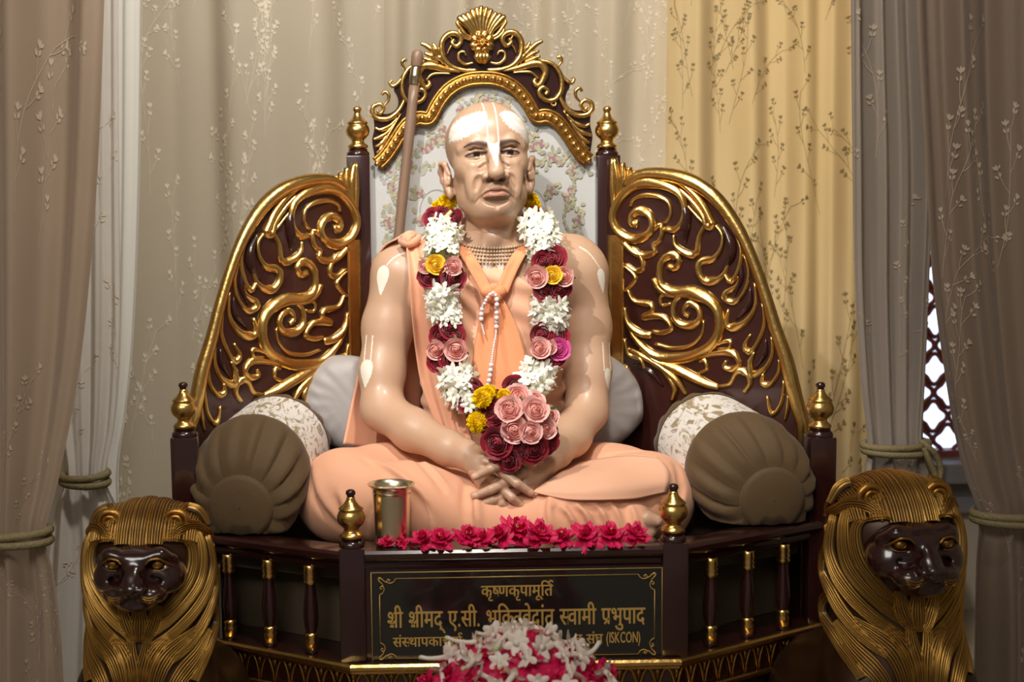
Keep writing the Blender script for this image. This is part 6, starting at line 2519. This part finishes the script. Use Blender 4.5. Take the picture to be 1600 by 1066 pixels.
# ================================================================== cushions, cup, staff
M['brocade'] = plain('white_brocade', srgb(222, 218, 210), 0.6, sheen=.2, var=0.0)
n = M['brocade'].node_tree.nodes; L = M['brocade'].node_tree.links
tcn = n.new('ShaderNodeTexCoord'); mpn = n.new('ShaderNodeMapping')
mpn.inputs['Scale'].default_value = (26, 9, 26)
mpn.inputs['Rotation'].default_value = (0.2, 0.3, 0.5)
L.new(tcn.outputs['Object'], mpn.inputs['Vector'])
nzn = n.new('ShaderNodeTexNoise'); nzn.inputs['Scale'].default_value = 1.6; nzn.inputs['Detail'].default_value = 6; nzn.inputs['Distortion'].default_value = 1.8
L.new(mpn.outputs[0], nzn.inputs['Vector'])
crn = n.new('ShaderNodeValToRGB')
crn.color_ramp.elements[0].position = .40; crn.color_ramp.elements[0].color = srgb(150, 132, 98)
crn.color_ramp.elements[1].position = .50; crn.color_ramp.elements[1].color = srgb(226, 223, 216)
e = crn.color_ramp.elements.new(.62); e.color = srgb(224, 220, 214)
e = crn.color_ramp.elements.new(.70); e.color = srgb(158, 134, 132)
L.new(nzn.outputs['Fac'], crn.inputs[0])
L.new(crn.outputs[0], n['Principled BSDF'].inputs['Base Color'])


def bolster(label, F, B_, r, seed, mir):
    F, B_ = Vector(F), Vector(B_)
    t = thing('bolster', label, 'bolster', (F.x, (F.y + B_.y) / 2, SEAT), 'bolsters on the seat')
    ax = (B_ - F); Ln = ax.length; ax.normalize()
    up = Vector((0, 0, 1)); up = (up - ax * up.dot(ax)).normalized()
    sd = ax.cross(up)
    rr2 = random.Random(seed)
    npl = 15
    ph = [rr2.uniform(-.12, .12) for _ in range(npl)]
    am = [rr2.uniform(.6, 1.2) for _ in range(npl)]
    K = 180

    def ring(s_, rad, pleat, droop=0.0):
        out = []
        for k in range(K):
            a = 2 * pi * k / K
            f = a / (2 * pi) * npl
            i = int(f) % npl
            x_ = f - int(f) + ph[i] * .5
            fold = am[i] * (abs(sin(pi * x_)) ** .4 - .72 + .22 * sin(2 * pi * x_))
            q = rad + pleat * fold
            zz = sin(a) * q
            p = F + ax * s_ + sd * (cos(a) * q) + up * zz + Vector((mir[0], 0, mir[1])) * droop
            p.z = max(p.z, .6015 + .0015 * (1 + sin(9 * a)))
            out.append(tuple(p))
        return out
    S0 = .100                                           # seam of the end cover
    prof = []
    cov = [(0.000, .058, .003), (.002, .064, .008), (.002, .076, .014), (.008, .092, .017), (.024, .107, .017), (.048, .1165, .013), (.066, .1200, .008), (.082, .1195, .004), (S0, .1180, .001), (S0 + .004, .1165, .0)]
    mb = MB()
    mb.grid(np.array([ring(s_, q * r / .118, pl, max(0, 1 - s_ / .085) ** 1.3) for s_, q, pl in cov]), cv=True)
    mb.build('end_cover', M['olive'], t)
    mb = MB()
    G = [ring(.003, .0585, 0, 1.0), ring(.0, .064, 0, 1.0), ring(-.004, .0635, 0, 1.0), ring(-.008, .055, 0, 1.0), ring(-.011, .03, 0, 1.0), ring(-.012, .001, 0, 1.0)]
    mb.grid(np.array(G), cv=True)
    mb.build('end_disc', M['olive'], t)
    mb = MB()
    nf2 = noise1(seed, 6, 6, 40)
    rows = []
    for s_ in np.linspace(S0 - .004, Ln - .05, 16):
        rows.append([tuple(Vector(p)) for p in ring(s_, r * (.985 + .012 * float(nf2(s_ * 6))), 0)])
    mb.grid(np.array(rows), cv=True)
    mb.build('brocade_body', M['brocade'], t)
    mb = MB()
    mb.grid(np.array([ring(Ln - .052, r * 1.0, 0), ring(Ln - .045, r * 1.015, .003), ring(Ln - .02, r * .97, .006), ring(Ln, r * .8, .007), ring(Ln + .008, r * .5, .003), ring(Ln + .008, .002, 0)]), cv=True)
    mb.build('end_cover', M['olive'], t)


bolster('olive and white bolster on the seat, left of the statue', W(380, 753, .118), W(441, 692, .46), .114, 4, (-.006, -.050))
bolster('olive and white bolster on the seat, right of the statue', W(1184, 749, .118), W(1096, 688, .46), .114, 9, (.028, -.040))


def cushion(label, c, hw, hh, th, tilt, seed, roll):
    t = thing('cushion', label, 'cushion', (c[0], c[1], SEAT), 'grey cushions behind the statue')
    R = Matrix.Rotation(tilt, 3, 'X') @ Matrix.Rotation(roll, 3, 'Y')
    n_ = noise1(seed, 8, 10, 50)
    G = np.zeros((41, 41, 3)); H = np.zeros((41, 41, 3))
    for i, u in enumerate(np.linspace(-1, 1, 41)):
        for j, v in enumerate(np.linspace(-1, 1, 41)):
            e_ = max(0.0, (1 - u ** 4) * (1 - v ** 4)) ** .42
            x_ = hw * u * (1 - .24 * v * v); z_ = hh * v * (1 - .24 * u * u)
            rad = atan2(v, u)
            wr = .006 * sin(16 * rad + 2 * float(n_(u))) * (abs(u) ** 3 + abs(v) ** 3) * .5 * e_ + .0022 * float(n_(u + 1.7 * v)) * e_
            G[i, j] = R @ Vector((x_, -(th * e_ + wr), z_)) + Vector(c)
            H[i, j] = R @ Vector((x_, (th * e_ + wr), z_)) + Vector(c)
    mb = MB(); mb.grid(G); mb.grid(H)
    P = np.vstack(mb.v)
    o = mb.build('cushion_cover', M['grey_satin'], t)


cushion('pale grey satin cushion behind the statue, left side by the arm', W(553, 632, .505), .118, .105, .046, radians(-8), 3, radians(24))
cushion('pale grey satin cushion behind the statue, right side by the arm', W(922, 634, .51), .118, .105, .048, radians(-8), 6, radians(-24))

# tumbler
tp = Wz(613, 852, ZR)
cup = thing('tumbler', 'polished metal tumbler with a flared rim on the front rail beside the left post', 'tumbler', (tp.x, .034, ZR))
b = MB()
b.lathe([(0, .0005), (.0305, .0005), (.0320, .002), (.0328, .02), (.0345, .06), (.0362, .094), (.0368, .1005), (.0372, .1008), (.0368, .1012), (.0375, .106), (.0415, .1115), (.0446, .1135), (.0450, .1145), (.0440, .1150), (.0405, .1125), (.0360, .106), (.0345, .095), (.0325, .05), (.0300, .006), (0, .005)], (tp.x, .034, ZR), k=56)
b.build('cup_body', M['brass'], cup, auto=50)

# cane staff leaning against the back
top_, bot_ = W(655, 80, .515), W(578, 700, .545)
bot_ = Vector((bot_.x, .548, SEAT + .001))
top_ = W(653, 78, .568)
sf = thing('staff', 'tall wooden staff with a metal ferrule leaning against the throne back at left', 'staff', bot_)
d = (top_ - bot_)
L_s = d.length
b = MB(); b.tube([bot_ + d * t_ for t_ in np.linspace(0, (L_s - .075) / L_s, 24)], [.0115 + .0006 * sin(i * 1.9) for i in range(24)], 16); b.build('shaft', M['staff'], sf)
M['ferrule'] = plain('brass_ferrule', (0.62, 0.52, 0.36, 1), .25, 1.0)
b = MB(); b.tube([bot_ + d * ((L_s - q) / L_s) for q in (.078, .074, .060, .058, .056, .040, .038)], [.0120, .0125, .0122, .0130, .0122, .0120, .0112], 16); b.build('ferrule', M['ferrule'], sf)
b = MB(); b.tube([bot_ + d * ((L_s - q) / L_s) for q in (.039, .034, .018, .006, .001, 0)], [.0108, .0125, .0135, .0128, .009, .004], 14); b.build('cap', M['staff'], sf)

# scroll bracket at the right of the base
sp = W(1279, 1030, .035)
b = MB()
b.ball(sp + Vector((0, .02, -.01)), (.030, .035, .040), k=20, n=12)
b.tube(crom([sp + Vector((-.012, .0, -.03)), sp + Vector((.0, -.004, -.09)), sp + Vector((.01, .01, -.2)), sp + Vector((.01, .03, -sp.z + .02))], 8), [.030] * 25, 14)
t = thing('scroll_bracket', 'dark scrolled bracket with a gilt curl beside the right lion', 'bracket', (sp.x, .035, 0))
b.build('scroll', M['wood'], t)
b = MB(); b.tube(crom([sp + Vector((.016, -.020, .012)), sp + Vector((.006, -.020, .019)), sp + Vector((-.006, -.020, .014)), sp + Vector((-.010, -.021, 0)), sp + Vector((-.004, -.021, -.013)), sp + Vector((.010, -.020, -.016)), sp + Vector((.016, -.018, -.010))], 6), [.0035] * 37, 8)
b.build('gilt_curl', M['gold'], t)
